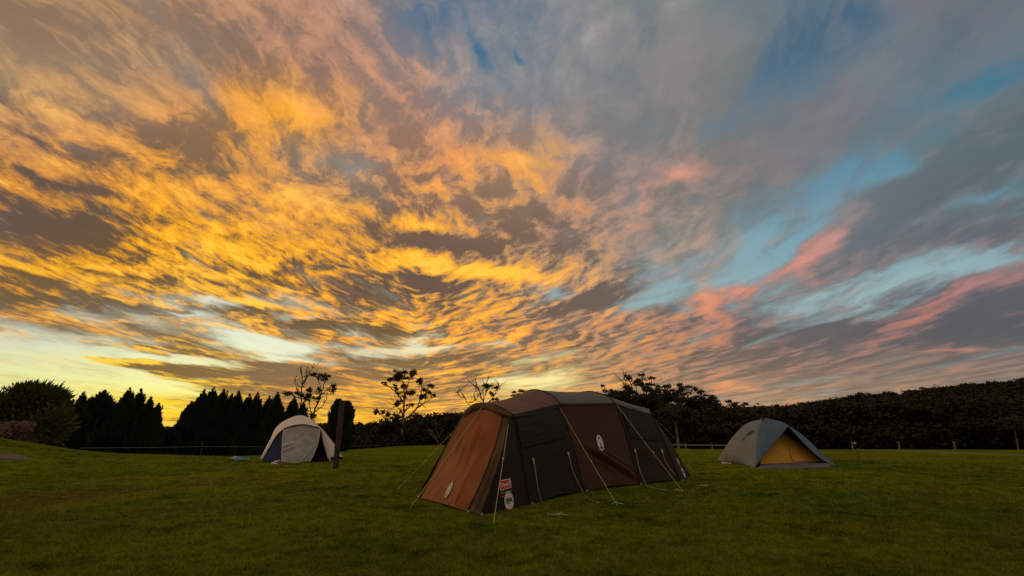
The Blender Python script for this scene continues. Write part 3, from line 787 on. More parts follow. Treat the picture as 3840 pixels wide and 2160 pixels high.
gum('gum_tree', 66, [[(1500, 1672), (1508, 1630), (1513, 1570), (1516, 1500), (1513, 1440), (1497, 1400)], [(1516, 1490), (1528, 1450), (1537, 1408)], [(1510, 1505), (1484, 1472), (1458, 1448), (1440, 1438)],
     [(1512, 1580), (1545, 1550), (1566, 1525), (1578, 1480), (1583, 1432)], [(1578, 1500), (1600, 1470), (1606, 1450)], [(1566, 1530), (1590, 1512), (1620, 1495)], [(1512, 1560), (1495, 1530), (1483, 1518)],
     [(1514, 1545), (1530, 1530), (1537, 1518)], [(1550, 1545), (1575, 1520), (1600, 1528)]],
    [(1491, 1395, 15, 8), (1536, 1397, 22, 11), (1548, 1408, 14, 8), (1504, 1414, 30, 11), (1462, 1421, 17, 9), (1438, 1437, 10, 6), (1488, 1452, 14, 9), (1518, 1452, 15, 13), (1497, 1475, 17, 7), (1530, 1471, 18, 8), (1552, 1476, 14, 8), (1579, 1428, 20, 11),
     (1604, 1449, 18, 8), (1624, 1484, 8, 6), (1586, 1488, 20, 9), (1608, 1470, 10, 6), (1592, 1462, 12, 6), (1495, 1506, 17, 8), (1481, 1520, 13, 6), (1536, 1519, 14, 6), (1520, 1490, 10, 6)],
    'tall spreading gum tree in the gap between the wooden post and the brown tent', bark=M_PALEBARK, base_r=0.34, twigs=26)
gum('gum_tree', 60, [[(1468, 1665), (1470, 1610), (1474, 1580)], [(1470, 1600), (1440, 1570), (1425, 1548)], [(1472, 1590), (1490, 1560), (1502, 1540)]],
    [(1424, 1541, 19, 8), (1452, 1556, 13, 8), (1474, 1566, 16, 11), (1490, 1575, 18, 12), (1450, 1585, 20, 14), (1430, 1600, 24, 14), (1480, 1600, 26, 16), (1455, 1625, 30, 18)],
    'small low gum tree at the foot of the tall spreading one', base_r=0.16, twigs=14)
gum('gum_tree', 56, [[(1150, 1672), (1160, 1600), (1178, 1545), (1200, 1490), (1215, 1440), (1232, 1405)], [(1190, 1515), (1200, 1450), (1185, 1410)], [(1178, 1545), (1205, 1525), (1225, 1498)], [(1205, 1480), (1228, 1462), (1245, 1458)], [(1172, 1560), (1160, 1520), (1165, 1480)]],
    [(1178, 1403, 14, 5), (1200, 1412, 14, 6), (1225, 1408, 14, 8), (1216, 1424, 12, 5), (1168, 1462, 12, 8), (1197, 1462, 10, 8), (1244, 1458, 14, 10), (1160, 1484, 15, 8), (1185, 1498, 16, 7), (1150, 1495, 10, 6), (1080, 1474, 14, 8), (1172, 1560, 14, 10), (1166, 1580, 18, 12)],
    'slender gum tree rising above the right end of the conifer row', base_r=0.2, twigs=14)
gum('bare_tree', 56.5, [[(1128, 1672), (1128, 1560), (1130, 1500), (1130, 1460), (1140, 1430), (1160, 1400), (1176, 1372)], [(1130, 1490), (1112, 1455), (1106, 1425), (1112, 1412)], [(1133, 1455), (1135, 1420), (1126, 1378)], [(1140, 1440), (1148, 1420), (1150, 1395)]],
    [(1118, 1478, 12, 7), (1140, 1488, 14, 8)], 'bare forked tree with dead twigs beside the slender gum, above the conifer row', cat='tree', base_r=0.14, twigs=22)
gum('dead_tree', 60, [[(1815, 1672), (1818, 1560), (1812, 1508), (1793, 1458), (1783, 1428), (1788, 1405)], [(1812, 1512), (1770, 1527), (1734, 1476), (1722, 1455)], [(1800, 1480), (1822, 1440), (1832, 1412)], [(1812, 1510), (1822, 1470), (1832, 1450)], [(1745, 1490), (1724, 1486), (1712, 1470)],
     [(1818, 1520), (1850, 1490), (1862, 1462), (1873, 1440)], [(1793, 1458), (1770, 1440), (1756, 1428)], [(1760, 1510), (1785, 1500), (1792, 1480)]],
    [(1833, 1452, 22, 8), (1864, 1457, 13, 6), (1856, 1497, 11, 5), (1845, 1475, 10, 6)], 'half dead tree with bare limbs above the front end of the brown tent', cat='tree', base_r=0.2, twigs=40)
gum('gum_tree', 72, [[(1944, 1672), (1944, 1560), (1944, 1490)]], [(1932, 1476, 18, 7), (1955, 1466, 18, 7), (1944, 1488, 22, 8)], 'small dark gum crown showing just above the front roof of the brown tent', base_r=0.16)
GR = 'gum trees in the row behind the brown tent'
gum('gum_tree', 62, [[(2300, 1672), (2300, 1560), (2300, 1500)]], [(2279, 1466, 16, 5), (2302, 1474, 24, 8), (2330, 1482, 24, 12), (2280, 1490, 30, 12), (2250, 1480, 22, 7), (2310, 1505, 40, 18), (2262, 1448, 8, 4)],
    'low dark gum at the left end of the row, over the grey roof', GR, base_r=0.2)
gum('gum_tree', 64, [[(2385, 1672), (2380, 1560), (2375, 1500), (2368, 1450), (2352, 1412)], [(2376, 1500), (2390, 1470), (2378, 1430)], [(2350, 1470), (2338, 1440), (2328, 1425)], [(2352, 1460), (2344, 1430), (2341, 1410)]],
    [(2349, 1407, 13, 6), (2371, 1420, 17, 8), (2384, 1432, 9, 7), (2359, 1452, 23, 9), (2370, 1472, 26, 12), (2350, 1480, 26, 14), (2400, 1490, 24, 14), (2375, 1505, 36, 18)],
    'tall gum with a dead fork on its left, directly left of the tallest one', GR, base_r=0.24, twigs=14)
gum('gum_tree', 60, [[(2440, 1672), (2430, 1560), (2418, 1500), (2414, 1450), (2410, 1412)], [(2418, 1480), (2440, 1450), (2443, 1420)], [(2416, 1500), (2395, 1480), (2385, 1465)]],
    [(2411, 1409, 16, 6), (2443, 1417, 17, 6), (2407, 1430, 22, 9), (2398, 1442, 16, 6), (2438, 1447, 19, 9), (2456, 1465, 24, 11), (2425, 1462, 16, 10), (2440, 1485, 26, 12), (2410, 1500, 24, 14), (2450, 1510, 30, 20)],
    'tallest gum of the row with a flat clump out to its right', GR, base_r=0.26, twigs=10)
gum('gum_tree', 63, [[(2500, 1672), (2498, 1560), (2494, 1500), (2490, 1460)], [(2496, 1500), (2520, 1480), (2524, 1468)]],
    [(2468, 1449, 9, 5), (2491, 1453, 20, 8), (2500, 1466, 18, 8), (2522, 1467, 14, 6), (2500, 1486, 30, 10), (2480, 1505, 34, 18), (2530, 1497, 28, 12)],
    'middle sized gum between the tallest one and the broad flat topped one', GR, base_r=0.22, twigs=8)
gum('gum_tree', 61, [[(2580, 1672), (2576, 1560), (2568, 1500), (2560, 1450)], [(2570, 1500), (2590, 1475), (2597, 1462)], [(2568, 1495), (2550, 1470), (2545, 1448)]],
    [(2546, 1444, 16, 6), (2573, 1455, 24, 9), (2600, 1462, 14, 7), (2545, 1472, 20, 8), (2580, 1475, 16, 6), (2520, 1478, 18, 6), (2560, 1500, 32, 12), (2600, 1505, 26, 12)],
    'broad flat topped gum right of the brown tent roof', GR, base_r=0.24, twigs=10)
gum('gum_tree', 60, [[(2655, 1672), (2652, 1560), (2650, 1500)], [(2652, 1520), (2632, 1490), (2630, 1468)]],
    [(2632, 1466, 7, 3), (2620, 1472, 5, 3), (2607, 1486, 18, 8), (2655, 1485, 20, 7), (2672, 1496, 17, 9), (2635, 1500, 26, 9), (2684, 1512, 12, 8), (2655, 1515, 36, 14), (2615, 1520, 36, 16)],
    'rounded gum at the right end of the row with a thin twig above it', GR, base_r=0.22, twigs=8)
gum('gum_tree', 90, [[(2758, 1672), (2758, 1560), (2758, 1520)]], [(2745, 1503, 13, 4), (2763, 1512, 20, 7), (2790, 1517, 16, 5), (2730, 1508, 7, 4)], 'far small gum crown above the trees left of the blue grey tent', base_r=0.2, leaf=0.45)
gum('gum_tree', 50, [[(2544, 1680), (2540, 1630), (2534, 1590), (2528, 1560), (2524, 1530)], [(2535, 1600), (2545, 1570), (2550, 1545)], [(2532, 1590), (2518, 1560), (2512, 1540)]],
    [(2528, 1545, 40, 22), (2500, 1555, 30, 16), (2560, 1555, 30, 18)], 'pale trunked gum standing at the white fence right of the brown tent', bark=M_PALEBARK, base_r=0.17, twigs=6)
gum('gum_tree', 46, [[(3818, 1684), (3813, 1650), (3806, 1620), (3800, 1590)]], [(3800, 1590, 40, 20), (3830, 1600, 30, 22)], 'thin pale trunked gum at the right edge of the field', bark=M_PALEBARK, base_r=0.09)
gum('bare_tree', 64, [[(1650, 1672), (1636, 1648), (1622, 1635), (1612, 1612)], [(1636, 1648), (1624, 1622), (1590, 1612)], [(1632, 1648), (1650, 1630), (1660, 1612)]], [], 'grey fallen bare branches in front of the dark woods left of the brown tent', cat='tree', bark=M_PALEBARK, base_r=0.09, twigs=6)

# ------------------------------------------------------------------ the woods on the hills: one mass nobody could count
def forest():
    tmpl = []
    for _ in range(7):
        P_ = []
        for s_ in range(9):
            c_ = np.array([rng.normal() * 0.42, rng.normal() * 0.42, rng.uniform(-0.1, 0.55)])
            P_.append(blob_points(c_, (0.48, 0.48, 0.30), 30, 0.4, True))
        tmpl.append(np.vstack(P_))
    Vs, Fs, off = [], [], 0
    def put(c_, r, hgt, leaf):
        nonlocal off
        p = tmpl[rng.integers(7)] * np.array([r, r, hgt]) + np.array(c_)
        V, F = leaf_quads(p, leaf, 0.55, 0.75); Vs.append(V); Fs.append(F + off); off += len(V)
    for px in np.concatenate([np.arange(-900, 2650, 30), np.arange(2650, 4600, 19)]):
        D_ = float(np.interp(px, RIDGE_X, RIDGE_D)); e0 = float(np.interp(px, EDGE[0], EDGE[1])) + 5
        rows = 15 if D_ > 150 else 10
        for k in range(rows):
            t = (k / (rows - 1)) ** 1.5 * 1.0
            x = px + rng.uniform(-16, 16)
            q = hill_pt(x, t + (rng.uniform(-0.02, 0.02) if t < 1 else 0))
            far = q.y
            r = rng.uniform(1.7, 3.3) * (0.8 if far < 60 else 1)
            if rng.random() < 0.12: r *= 1.3
            hgt = r * rng.uniform(0.85, 1.25)
            lift = {0: 1.2}.get(k, rng.uniform(1.6, 3.6)) * (1 if far < 150 else 1.15)
            if k == rows - 1: lift = rng.uniform(2.6, 4.6)
            rp = ridge(x); cap = EYE + (rp.z - EYE) / rp.y * q.y + 0.012 * q.y * (rng.uniform(-1.1, -0.2) if x < 1560 else rng.uniform(-0.3, 0.5))
            if px < 1250 and k < 3: continue
            r = min(r, max(0.9, (cap - q.z) * 0.5)); hgt = min(hgt, r * 1.2)
            put((q.x, q.y, min(q.z + lift, cap - hgt * 0.8)), r, hgt, 0.42 if far < 100 else (0.6 if far < 180 else 0.72))
    # undergrowth along the edge of the field
    for px in np.arange(-300, 4300, 13):
        e0 = float(np.interp(px, EDGE[0], EDGE[1])) + rng.uniform(3.5, 6.0) + (14 if px < 1200 else 0)
        d = ray(px, 1640); x = d[0] / d[1] * e0
        g = float(ground_z(x, e0))
        r = rng.uniform(1.0, 1.7) if px > 1200 else rng.uniform(0.8, 1.3)
        put((x, e0, g + r * 0.5 + rng.uniform(-0.3, 0.6)), r, r * 1.1, 0.34)
    return np.vstack(Vs), np.vstack(Fs)
fv, ff = forest()
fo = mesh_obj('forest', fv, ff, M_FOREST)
tag(fo, 'dark woods covering the hills behind the field', 'forest', kind='stuff')
# ------------------------------------------------------------------ cloth
def fabric(name, col, col2=None, rough=0.62, trans=0.0, spec=0.3, stain=None):
    col2 = col2 or tuple(c * 0.82 for c in col)
    def f(b, bs):
        co = coords(b)
        n = b.noise(co, 2.2, 6, 0.6)
        c = b.mix(b.rng(n, 0.35, 0.65), col, col2)
        if stain: c = b.mix(b.rng(b.noise(co, 0.9, 5, 0.65), 0.56, 0.72, 0, 0.7), c, stain)
        b.put(bs.inputs['Base Color'], c)
        bs.inputs['Roughness'].default_value = rough
        bs.inputs['Specular IOR Level'].default_value = spec
        h = b.m('ADD', b.m('MULTIPLY', b.noise(co, 9.0, 5, 0.6), 1.0), b.m('MULTIPLY', b.noise(co, 60.0, 2, 0.5), 0.12))
        bump(b, bs, h, 0.03, 0.9)
        if trans:
            tr = b.n('ShaderNodeBsdfTranslucent'); b.put(tr.inputs[0], c)
            mx = b.n('ShaderNodeMixShader'); mx.inputs[0].default_value = trans
            out = [q for q in b.t.nodes if q.type == 'OUTPUT_MATERIAL'][0]
            b.t.links.new(bs.outputs[0], mx.inputs[1]); b.t.links.new(tr.outputs[0], mx.inputs[2]); b.t.links.new(mx.outputs[0], out.inputs[0])
    return material(name, f)
def plain(name, col, rough=0.6, spec=0.3):
    return varied(name, col, tuple(c * 0.8 for c in col), 12.0, rough, None, spec=spec)
M_BROWN_LIT = fabric('glow_lit_brown_cloth', (0.27, 0.085, 0.020), (0.21, 0.066, 0.017), trans=0.10, spec=0.1)  # same brown cloth, sunset glow on the front end painted into its colour
M_BROWN = fabric('brown_cloth', (0.050, 0.0185, 0.0095), (0.042, 0.016, 0.0085), spec=0.14)
M_CHAR = fabric('charcoal_cloth', (0.022, 0.015, 0.0085), (0.017, 0.012, 0.0075), spec=0.10)
M_ROOFB_SHEEN = fabric('sheen_brown_roof_cloth', (0.130, 0.050, 0.026), (0.105, 0.042, 0.022))  # brown cloth lightened, the roof's sheen painted into its colour
M_ROOFG = fabric('grey_roof_cloth', (0.105, 0.098, 0.076), (0.088, 0.082, 0.064))
M_TAUPE = fabric('taupe_cloth', (0.088, 0.046, 0.018), (0.060, 0.033, 0.014), spec=0.12)
M_ROPE = plain('yellow_green_cord', (0.48, 0.41, 0.16))
M_WHITE = plain('white_print', (0.62, 0.60, 0.55), 0.7)
M_BLACK = plain('black_print', (0.012, 0.010, 0.010), 0.7)
M_RED = plain('red_print', (0.55, 0.035, 0.045), 0.6)
M_GREYP = plain('grey_print', (0.22, 0.21, 0.18), 0.7)
M_STEEL = plain('metal', (0.45, 0.45, 0.45), 0.35, 0.6)

def cloth(name, rows, mat, parent, nu=40, nv=40, out=Vector((0, -1, 0)), wr=0.0, wscale=(1.0, 1.0), seed=0.0, folds=(), thick=0.012, label=None, fn=None):
    """rows: list of rows of 3D points, top row first. Interpolated both ways; wrinkled along its normal; real thickness."""
    R_ = [catmull(r, nu) for r in rows]
    cols = [catmull([r[i] for r in R_], nv) for i in range(nu)]
    A = np.array(cols)            # nu x nv x 3
    du = np.gradient(A, axis=0); dv = np.gradient(A, axis=1)
    N = np.cross(du, dv); N /= np.maximum(np.linalg.norm(N, axis=2), 1e-9)[..., None]
    mid = N[nu // 2, nv // 2]
    if mid.dot(np.array(out)) < 0: N = -N
    U = np.linspace(0, 1, nu)[:, None]; Vv = np.linspace(0, 1, nv)[None, :]
    edge = np.minimum(1, np.minimum(U, 1 - U) * 14) * np.minimum(1, np.minimum(Vv, 1 - Vv) * 14)
    Dp = np.zeros((nu, nv))
    if wr:
        for i in range(nu):
            for j in range(nv):
                q = Vector((U[i, 0] * wscale[0], Vv[0, j] * wscale[1], seed))
                a = mnoise.noise(q); b2 = mnoise.noise(q * 2.3 + Vector((5, 3, 1)))
                ridge_ = (1 - abs(a) * 2.2)
                Dp[i, j] = wr * (a * 0.7 + b2 * 0.4 + max(0, ridge_) ** 3 * 0.45)
    for (u0, v0, u1, v1, w, h) in folds:    # long creases: from, to, width, height
        d = np.array([u1 - u0, v1 - v0]); L = np.linalg.norm(d); d = d / L
        s = (U - u0) * d[0] + (Vv - v0) * d[1]; t = -(U - u0) * d[1] + (Vv - v0) * d[0]
        Dp = Dp + h * np.exp(-(t / w) ** 2) * np.clip(np.minimum(s, L - s) / (L * 0.3) + 0.3, 0, 1) * (s > -0.1 * L) * (s < 1.1 * L)
    if fn is not None: Dp = Dp + fn(U, Vv)
    A = A + N * (Dp * edge)[..., None]
    Bk = A - N * thick
    V = np.vstack([A.reshape(-1, 3), Bk.reshape(-1, 3)])
    F1 = grid_faces(nu, nv); F2 = F1[:, ::-1] + nu * nv
    n = nu * nv
    rim = []
    def strip(ids):
        for a, b2 in zip(ids[:-1], ids[1:]): rim.append((a, b2, b2 + n, a + n))
    idx = np.arange(n).reshape(nu, nv)
    strip(idx[0, :]); strip(idx[:, -1]); strip(idx[-1, ::-1]); strip(idx[::-1, 0])
    o = mesh_obj(name, V, np.vstack([F1, F2, np.array(rim)]), mat, parent, smooth=True, label=label)
    o['_'] = 0; del o['_']
    return o, A, N
def spot_on(A, N, x, y):
    """place on a cloth seen at view spot (x, y): point, right, up, normal"""
    d = np.array(ray(x, y)); d /= np.linalg.norm(d)
    q = A - np.array([0, 0, EYE]); q /= np.linalg.norm(q, axis=2)[..., None]
    c = (q * d).sum(2); i, j = np.unravel_index(np.argmax(c), c.shape)
    p = A[i, j]; n = N[max(0, i - 3):i + 4, max(0, j - 3):j + 4].reshape(-1, 3).mean(0); n /= np.linalg.norm(n)
    # exact place along the ray on the tangent plane
    o = np.array([0, 0, EYE]); t = ((p - o) @ n) / (d @ n); p = o + d * t
    up = np.array([0, 0, 1.0]) - n * n[2]; up /= np.linalg.norm(up)
    right = np.cross(up, n); 
    return p, right, up, n
def flat_shape(name, polys, frame, mat, parent, lift=0.012, thick=0.002, label=None):
    """polys: closed 2D outlines in metres in the frame; built as thin raised shapes"""
    p, r, u, n = frame
    V, F = [], []
    for poly in polys:
        o = len(V); k = len(poly)
        for (x, y) in poly: V.append(p + r * x + u * y + n * (lift + thick))
        for (x, y) in poly: V.append(p + r * x + u * y + n * lift)
        F.append(tuple(o + i for i in range(k)))
        for i in range(k): F.append((o + i, o + k + i, o + k + (i + 1) % k, o + (i + 1) % k))
    return mesh_obj(name, V, F, mat, parent, label=label)
def ell(rx, ry, n=36, cx=0, cy=0, a0=0, a1=360):
    return [(cx + rx * math.cos(R(a0 + (a1 - a0) * i / n)), cy + ry * math.sin(R(a0 + (a1 - a0) * i / n))) for i in range(n)]
def ringpoly(outer, inner):
    return [[outer[i], outer[(i + 1) % len(outer)], inner[(i + 1) % len(inner)], inner[i]] for i in range(len(outer))]
def rrect(w, h, r, n=6, cx=0, cy=0):
    out = []
    for sx, sy, a in ((1, 1, 0), (-1, 1, 90), (-1, -1, 180), (1, -1, 270)):
        for i in range(n + 1):
            q = R(a + 90 * i / n); out.append((cx + sx * (w / 2 - r) + r * math.cos(q), cy + sy * (h / 2 - r) + r * math.sin(q)))
    return out
def writing(name, text, size, frame, mat, parent, lift, squash=1.0, spacing=1.0, bold=0.0, dx=0, dy=0, label=None):
    cu = bpy.data.curves.new('text', 'FONT'); cu.body = text; cu.size = size; cu.align_x = 'CENTER'; cu.align_y = 'CENTER'
    cu.extrude = 0.001; cu.space_character = spacing; cu.offset = bold; cu.resolution_u = 3
    ob = bpy.data.objects.new('text', cu)
    me = bpy.data.meshes.new_from_object(ob)
    p, r, u, n = frame
    co = [v.co for v in me.vertices]
    V = [p + r * (v.x * squash + dx) + u * (v.y + dy) + n * (v.z + lift) for v in co]
    F = [tuple(q.vertices) for q in me.polygons]
    bpy.data.objects.remove(ob); bpy.data.curves.remove(cu); bpy.data.meshes.remove(me)
    return mesh_obj(name, V, F, mat, parent, label=label)

def lantern_emblem(frame, parent, s, cx=1.0, ink=None):
    """oval badge with a lantern drawn in it"""
    ink = ink or M_BLACK
    base = flat_shape('emblem', [ell(0.5 * s * cx, 0.82 * s)], frame, M_WHITE, parent, 0.014, 0.003)
    q = lambda pts: [(x * s * cx, y * s) for x, y in pts]
    shapes = [q([(-0.19, 0.40), (0.19, 0.40), (0.07, 0.60), (-0.05, 0.62)]), q([(-0.13, -0.08), (0.13, -0.08), (0.06, -0.19), (0.09, -0.28), (-0.09, -0.28), (-0.06, -0.19)]),
              q([(-0.16, -0.34), (0.16, -0.34), (0.19, -0.60), (-0.19, -0.60)])]
    for sx in (-1, 1):
        for y0, y1 in ((0.22, 0.26), (0.02, 0.02), (-0.18, -0.22)):
            shapes.append(q([(sx * 0.27, y0 - 0.02), (sx * 0.44, y1 - 0.02), (sx * 0.44, y1 + 0.03), (sx * 0.27, y0 + 0.02)]))
    shapes.append(q([(-0.20, -0.665), (0.20, -0.665), (0.20, -0.64), (-0.20, -0.64)]))
    for sx in (-1, 1): shapes.append(q([(sx * 0.15, 0.36), (sx * 0.17, 0.36), (sx * 0.14, -0.05), (sx * 0.12, -0.05)]))
    m = flat_shape('lantern_mark', shapes, frame, ink, base, 0.018, 0.002)
    return base

# ------------------------------------------------------------------ the big brown tent
tent = empty('cabin_tent', G(1960, 1890), 'large brown and charcoal family tent with round lantern badges, in the middle of the field', 'tent')
def V3(*a): return np.array(a, float)
baseR = [np.array(G(1986, 1893)), np.array(G(2193, 1844)), np.array(G(2396, 1819)), np.array(G(2549, 1805))]
A_, B_, C_ = np.array(G(1561, 1868)), np.array(G(1797, 1935)), np.array(G(2592, 1785))
shR = [np.array(P(1923, 1555, 10.15)), np.array(P(2099, 1513, 12.45)), np.array(P(2306, 1510, 14.0)), np.array(P(2439, 1549, 15.25))]
pk = [np.array(P(1811, 1512, 10.95)), np.array(P(1998, 1462, 13.1)), np.array(P(2196, 1469, 14.65)), np.array(P(2428, 1541, 16.1))]
nrm = np.array([-0.77, 0.64, 0.0])
# the far side mirrors the near one about the ridge
shL = [np.array(P(1739, 1548, 11.35))] + [pk[i] * 2 - shR[i] for i in (1, 2, 3)]
for i in (1, 2, 3): shL[i][2] = shR[i][2] - 0.05; 
baseL = [baseR[i] + nrm * 2.75 for i in range(4)]
for q in baseL: q[2] = float(ground_z(q[0], q[1]))
D_ = C_ + nrm * 2.3; D_[2] = float(ground_z(D_[0], D_[1]))
def arc(i, side='R', n=9, f=0.16):
    """half hoop from ridge to shoulder"""
    if i == 0 and side == 'R': return catmull([pk[0], np.array(P(1866, 1524, 10.55)), shR[0]], n)
    if i == 0: return catmull([pk[0], np.array(P(1774, 1519, 11.15)), shL[0]], n)
    a, b = pk[i], (shR if side == 'R' else shL)[i]
    m = (a + b) / 2 + np.array([0, 0, f * np.linalg.norm(b - a) * 0.9]) * (1 if abs(a[2] - b[2]) > .05 else .3)
    return catmull([a, (a * 0.62 + m * 0.5 - a * 0.12) if False else a * 0.5 + m * 0.5, m * 0.5 + b * 0.5 + np.array([0, 0, 0.03]), b], n)
def hoop_leg(sh, ba, bow):
    m = (sh + ba) / 2 + bow
    return [sh, sh * 0.55 + m * 0.45 + (m - (sh + ba) / 2) * 0.2, m, ba]
outR = np.array([0.64, -0.77, 0]) * 0 + np.array([0.6, -0.8, 0])
legs = [hoop_leg(shR[i], baseR[i], outR * b) for i, b in enumerate((0.03, 0.06, 0.05, 0.05))]
def rowpts(P0, P1, ts): return [P0 * (1 - t) + P1 * t for t in ts]

# front end panel: hangs from the front hoop, leans out to the ground, pulled in along its left edge
def Q(x, y, Y): return np.array(P(x, y, Y))
pa = [Q(1746, 1552, 11.2), Q(1775, 1527, 11.15), Q(1811, 1517, 10.95), Q(1852, 1530, 10.6), Q(1886, 1556, 10.35)]
lf = catmull([pa[0], Q(1712, 1612, 11.1), Q(1672, 1690, 11.0), Q(1622, 1790, 10.95), np.array(G(1577, 1871)) + V3(0, 0, .01)], 7)
rt = catmull([pa[4], Q(1866, 1640, 10.0), Q(1838, 1722, 9.6), Q(1796, 1825, 9.1), np.array(G(1751, 1921)) + V3(0, 0, .01)], 7)
bt = catmull([lf[-1], Q(1640, 1884, 10.15), Q(1700, 1902, 9.45), rt[-1]], 5)
rows = []
topc = catmull(pa, 5)
for k in range(7):
    t = k / 6
    r = (topc * (1 - t) + bt * t)
    r = r + np.linspace(0, 1, 5)[:, None] * (rt[k] - r[-1]) + (1 - np.linspace(0, 1, 5))[:, None] * (lf[k] - r[0])
    rows.append(list(r))
def pleats(U, V):
    # stretched pleats running from the hoop to the ground hem
    return 0.050 * np.exp(-((U - 0.55 - 0.05 * V) / 0.013) ** 2) * np.clip((V - .15) * 6, 0, 1) * np.clip((.75 - V) * 4, 0, 1) \
        + 0.045 * np.exp(-((U - 0.68 - 0.16 * (V - .2)) / 0.014) ** 2) * np.clip((V - .18) * 6, 0, 1) * np.clip((.55 - V) * 5, 0, 1) \
        + 0.036 * np.exp(-((U - 0.30 + 0.10 * V) / 0.012) ** 2) * np.clip((V - .28) * 6, 0, 1) * np.clip((.62 - V) * 5, 0, 1) \
        + 0.036 * np.exp(-((U - 0.42) / 0.012) ** 2) * np.clip((V - .33) * 6, 0, 1) * np.clip((.7 - V) * 5, 0, 1) \
        + 0.034 * np.exp(-((U - 0.80 + 0.05 * V) / 0.012) ** 2) * np.clip((V - .45) * 6, 0, 1)
end_panel, EA, EN = cloth('end_panel', rows, M_BROWN_LIT, tent, 110, 110, Vector((-0.5, -0.8, 0)), wr=0.022, wscale=(6, 2.5), seed=2.0, fn=pleats, label='brown front end panel in glow-lit colour with an oval lantern badge')
# left edge flap of the front
lo = catmull([Q(1738, 1550, 11.35), Q(1706, 1606, 11.6), Q(1660, 1690, 11.4), Q(1612, 1780, 11.2), A_ + V3(0, 0, 0.02)], 7)
cloth('side_flap', [[lo[k], (lo[k] + lf[k]) / 2 + V3(0, -0.02, 0), lf[k] + V3(0, 0.02, 0)] for k in range(7)], M_TAUPE, tent, 14, 60, Vector((-0.7, -0.6, 0)), wr=0.02, wscale=(3, 3), seed=8.0)
# grey brown strip between the end panel and the charcoal side
sr = catmull([Q(1908, 1562, 10.25), Q(1893, 1640, 9.75), Q(1868, 1740, 9.3), Q(1830, 1850, 8.95), B_ + V3(0, 0, .01)], 7)
def pl2(U, V):
    return 0.05 * np.exp(-((U - 0.55) / 0.07) ** 2) * np.clip((V - .3) * 3, 0, 1) + 0.035 * np.exp(-((U - 0.82) / 0.05) ** 2) * np.clip((V - .45) * 3, 0, 1)
cloth('corner_strip', [[rt[k], (rt[k] + sr[k]) / 2, sr[k]] for k in range(7)], M_TAUPE, tent, 40, 70, Vector((0, -1, 0)), wr=0.012, wscale=(3, 5), seed=4.0, fn=pl2)
# zip along the seam
zv, zf = tube_mesh([([Vector(q) + Vector((0.0, -0.015, 0)) for q in catmull(list(rt), 40)], 0.013)], 6); mesh_obj('zip', zv, zf, M_BLACK, tent)

# charcoal corner panel with the labels
leg0 = catmull(legs[0], 7)
top0 = [sr[0], np.array(P(1916, 1558, 10.2)), shR[0]]
rows = []
for k in range(7):
    t = k / 6
    rows.append([sr[k], sr[k] * .5 + leg0[k] * .5 + outR * 0.01, leg0[k]])
side_front, SA, SN = cloth('side_panel', rows, M_CHAR, tent, 60, 80, Vector((0.3, -0.9, 0)), wr=0.010, wscale=(2.5, 3), seed=11.0, label='charcoal side panel at the near corner with a red label and a round badge')
def side(i, mat, seed, wr=0.030, folds=(), label=None, sag=0.03):
    a = catmull(legs[i], 7); b = catmull(legs[i + 1], 7)
    rows = []
    for k in range(7):
        t = k / 6
        m = (a[k] + b[k]) / 2
        if k == 0: m[2] -= 0.0
        if k == 6: m = m + V3(0, 0, 0.05)
        m = m - outR * sag * math.sin(math.pi * t)
        rows.append([a[k], m, b[k]])
    return cloth('side_panel', rows, mat, tent, 90, 90, Vector((0.6, -0.8, 0)), wr=wr, wscale=(3.5, 3.5), seed=seed, folds=folds, label=label)
s01 = side(0, M_CHAR, 21.0)
s12 = side(1, M_BROWN, 33.0, wr=0.014, folds=[(0.22, 0.56, 1.0, 0.93, 0.030, 0.075), (0.15, 0.60, 1.0, 1.0, 0.022, -0.05), (0.5, 0.62, 1.0, 0.86, 0.018, 0.045), (0.3, 0.72, 0.95, 0.98, 0.02, 0.03)], label='brown middle side panel with an oval lantern badge and slanting creases')
s23 = side(2, M_CHAR, 45.0)
# last strip back to the rear corner
leg3 = catmull(legs[3], 7); rc = catmull([shR[3], shR[3] * .6 + C_ * .4 + outR * .05, C_], 7)
s3c = cloth('side_panel', [[leg3[k], (leg3[k] + rc[k]) / 2 + V3(.01, 0, 0), rc[k]] for k in range(7)], M_CHAR, tent, 40, 60, Vector((0.9, -0.4, 0)), wr=0.01, wscale=(2, 3), seed=52.0)
# far side and rear, not seen from the front
for i in range(3):
    cloth('side_panel', [[shL[i], shL[i + 1]], [baseL[i], baseL[i + 1]]], (M_CHAR, M_BROWN, M_CHAR)[i], tent, 20, 20, Vector((-0.6, 0.8, 0)))
cloth('side_panel', [[lo[0], shL[0], ], [A_, baseL[0]]], M_CHAR, tent, 12, 20, Vector((-0.6, 0.8, 0)))
cloth('side_panel', [[shL[3], shL[3] + V3(.02, .02, 0)], [baseL[3], D_]], M_CHAR, tent, 12, 20, Vector((-0.2, 0.9, 0)))
cloth('end_panel', [[shR[3], pk[3], shL[3]], [C_, (C_ + D_) / 2, D_]], M_BROWN, tent, 30, 30, Vector((0.8, 0.6, 0)), wr=0.02, wscale=(4, 2), seed=60, label='rear end panel')
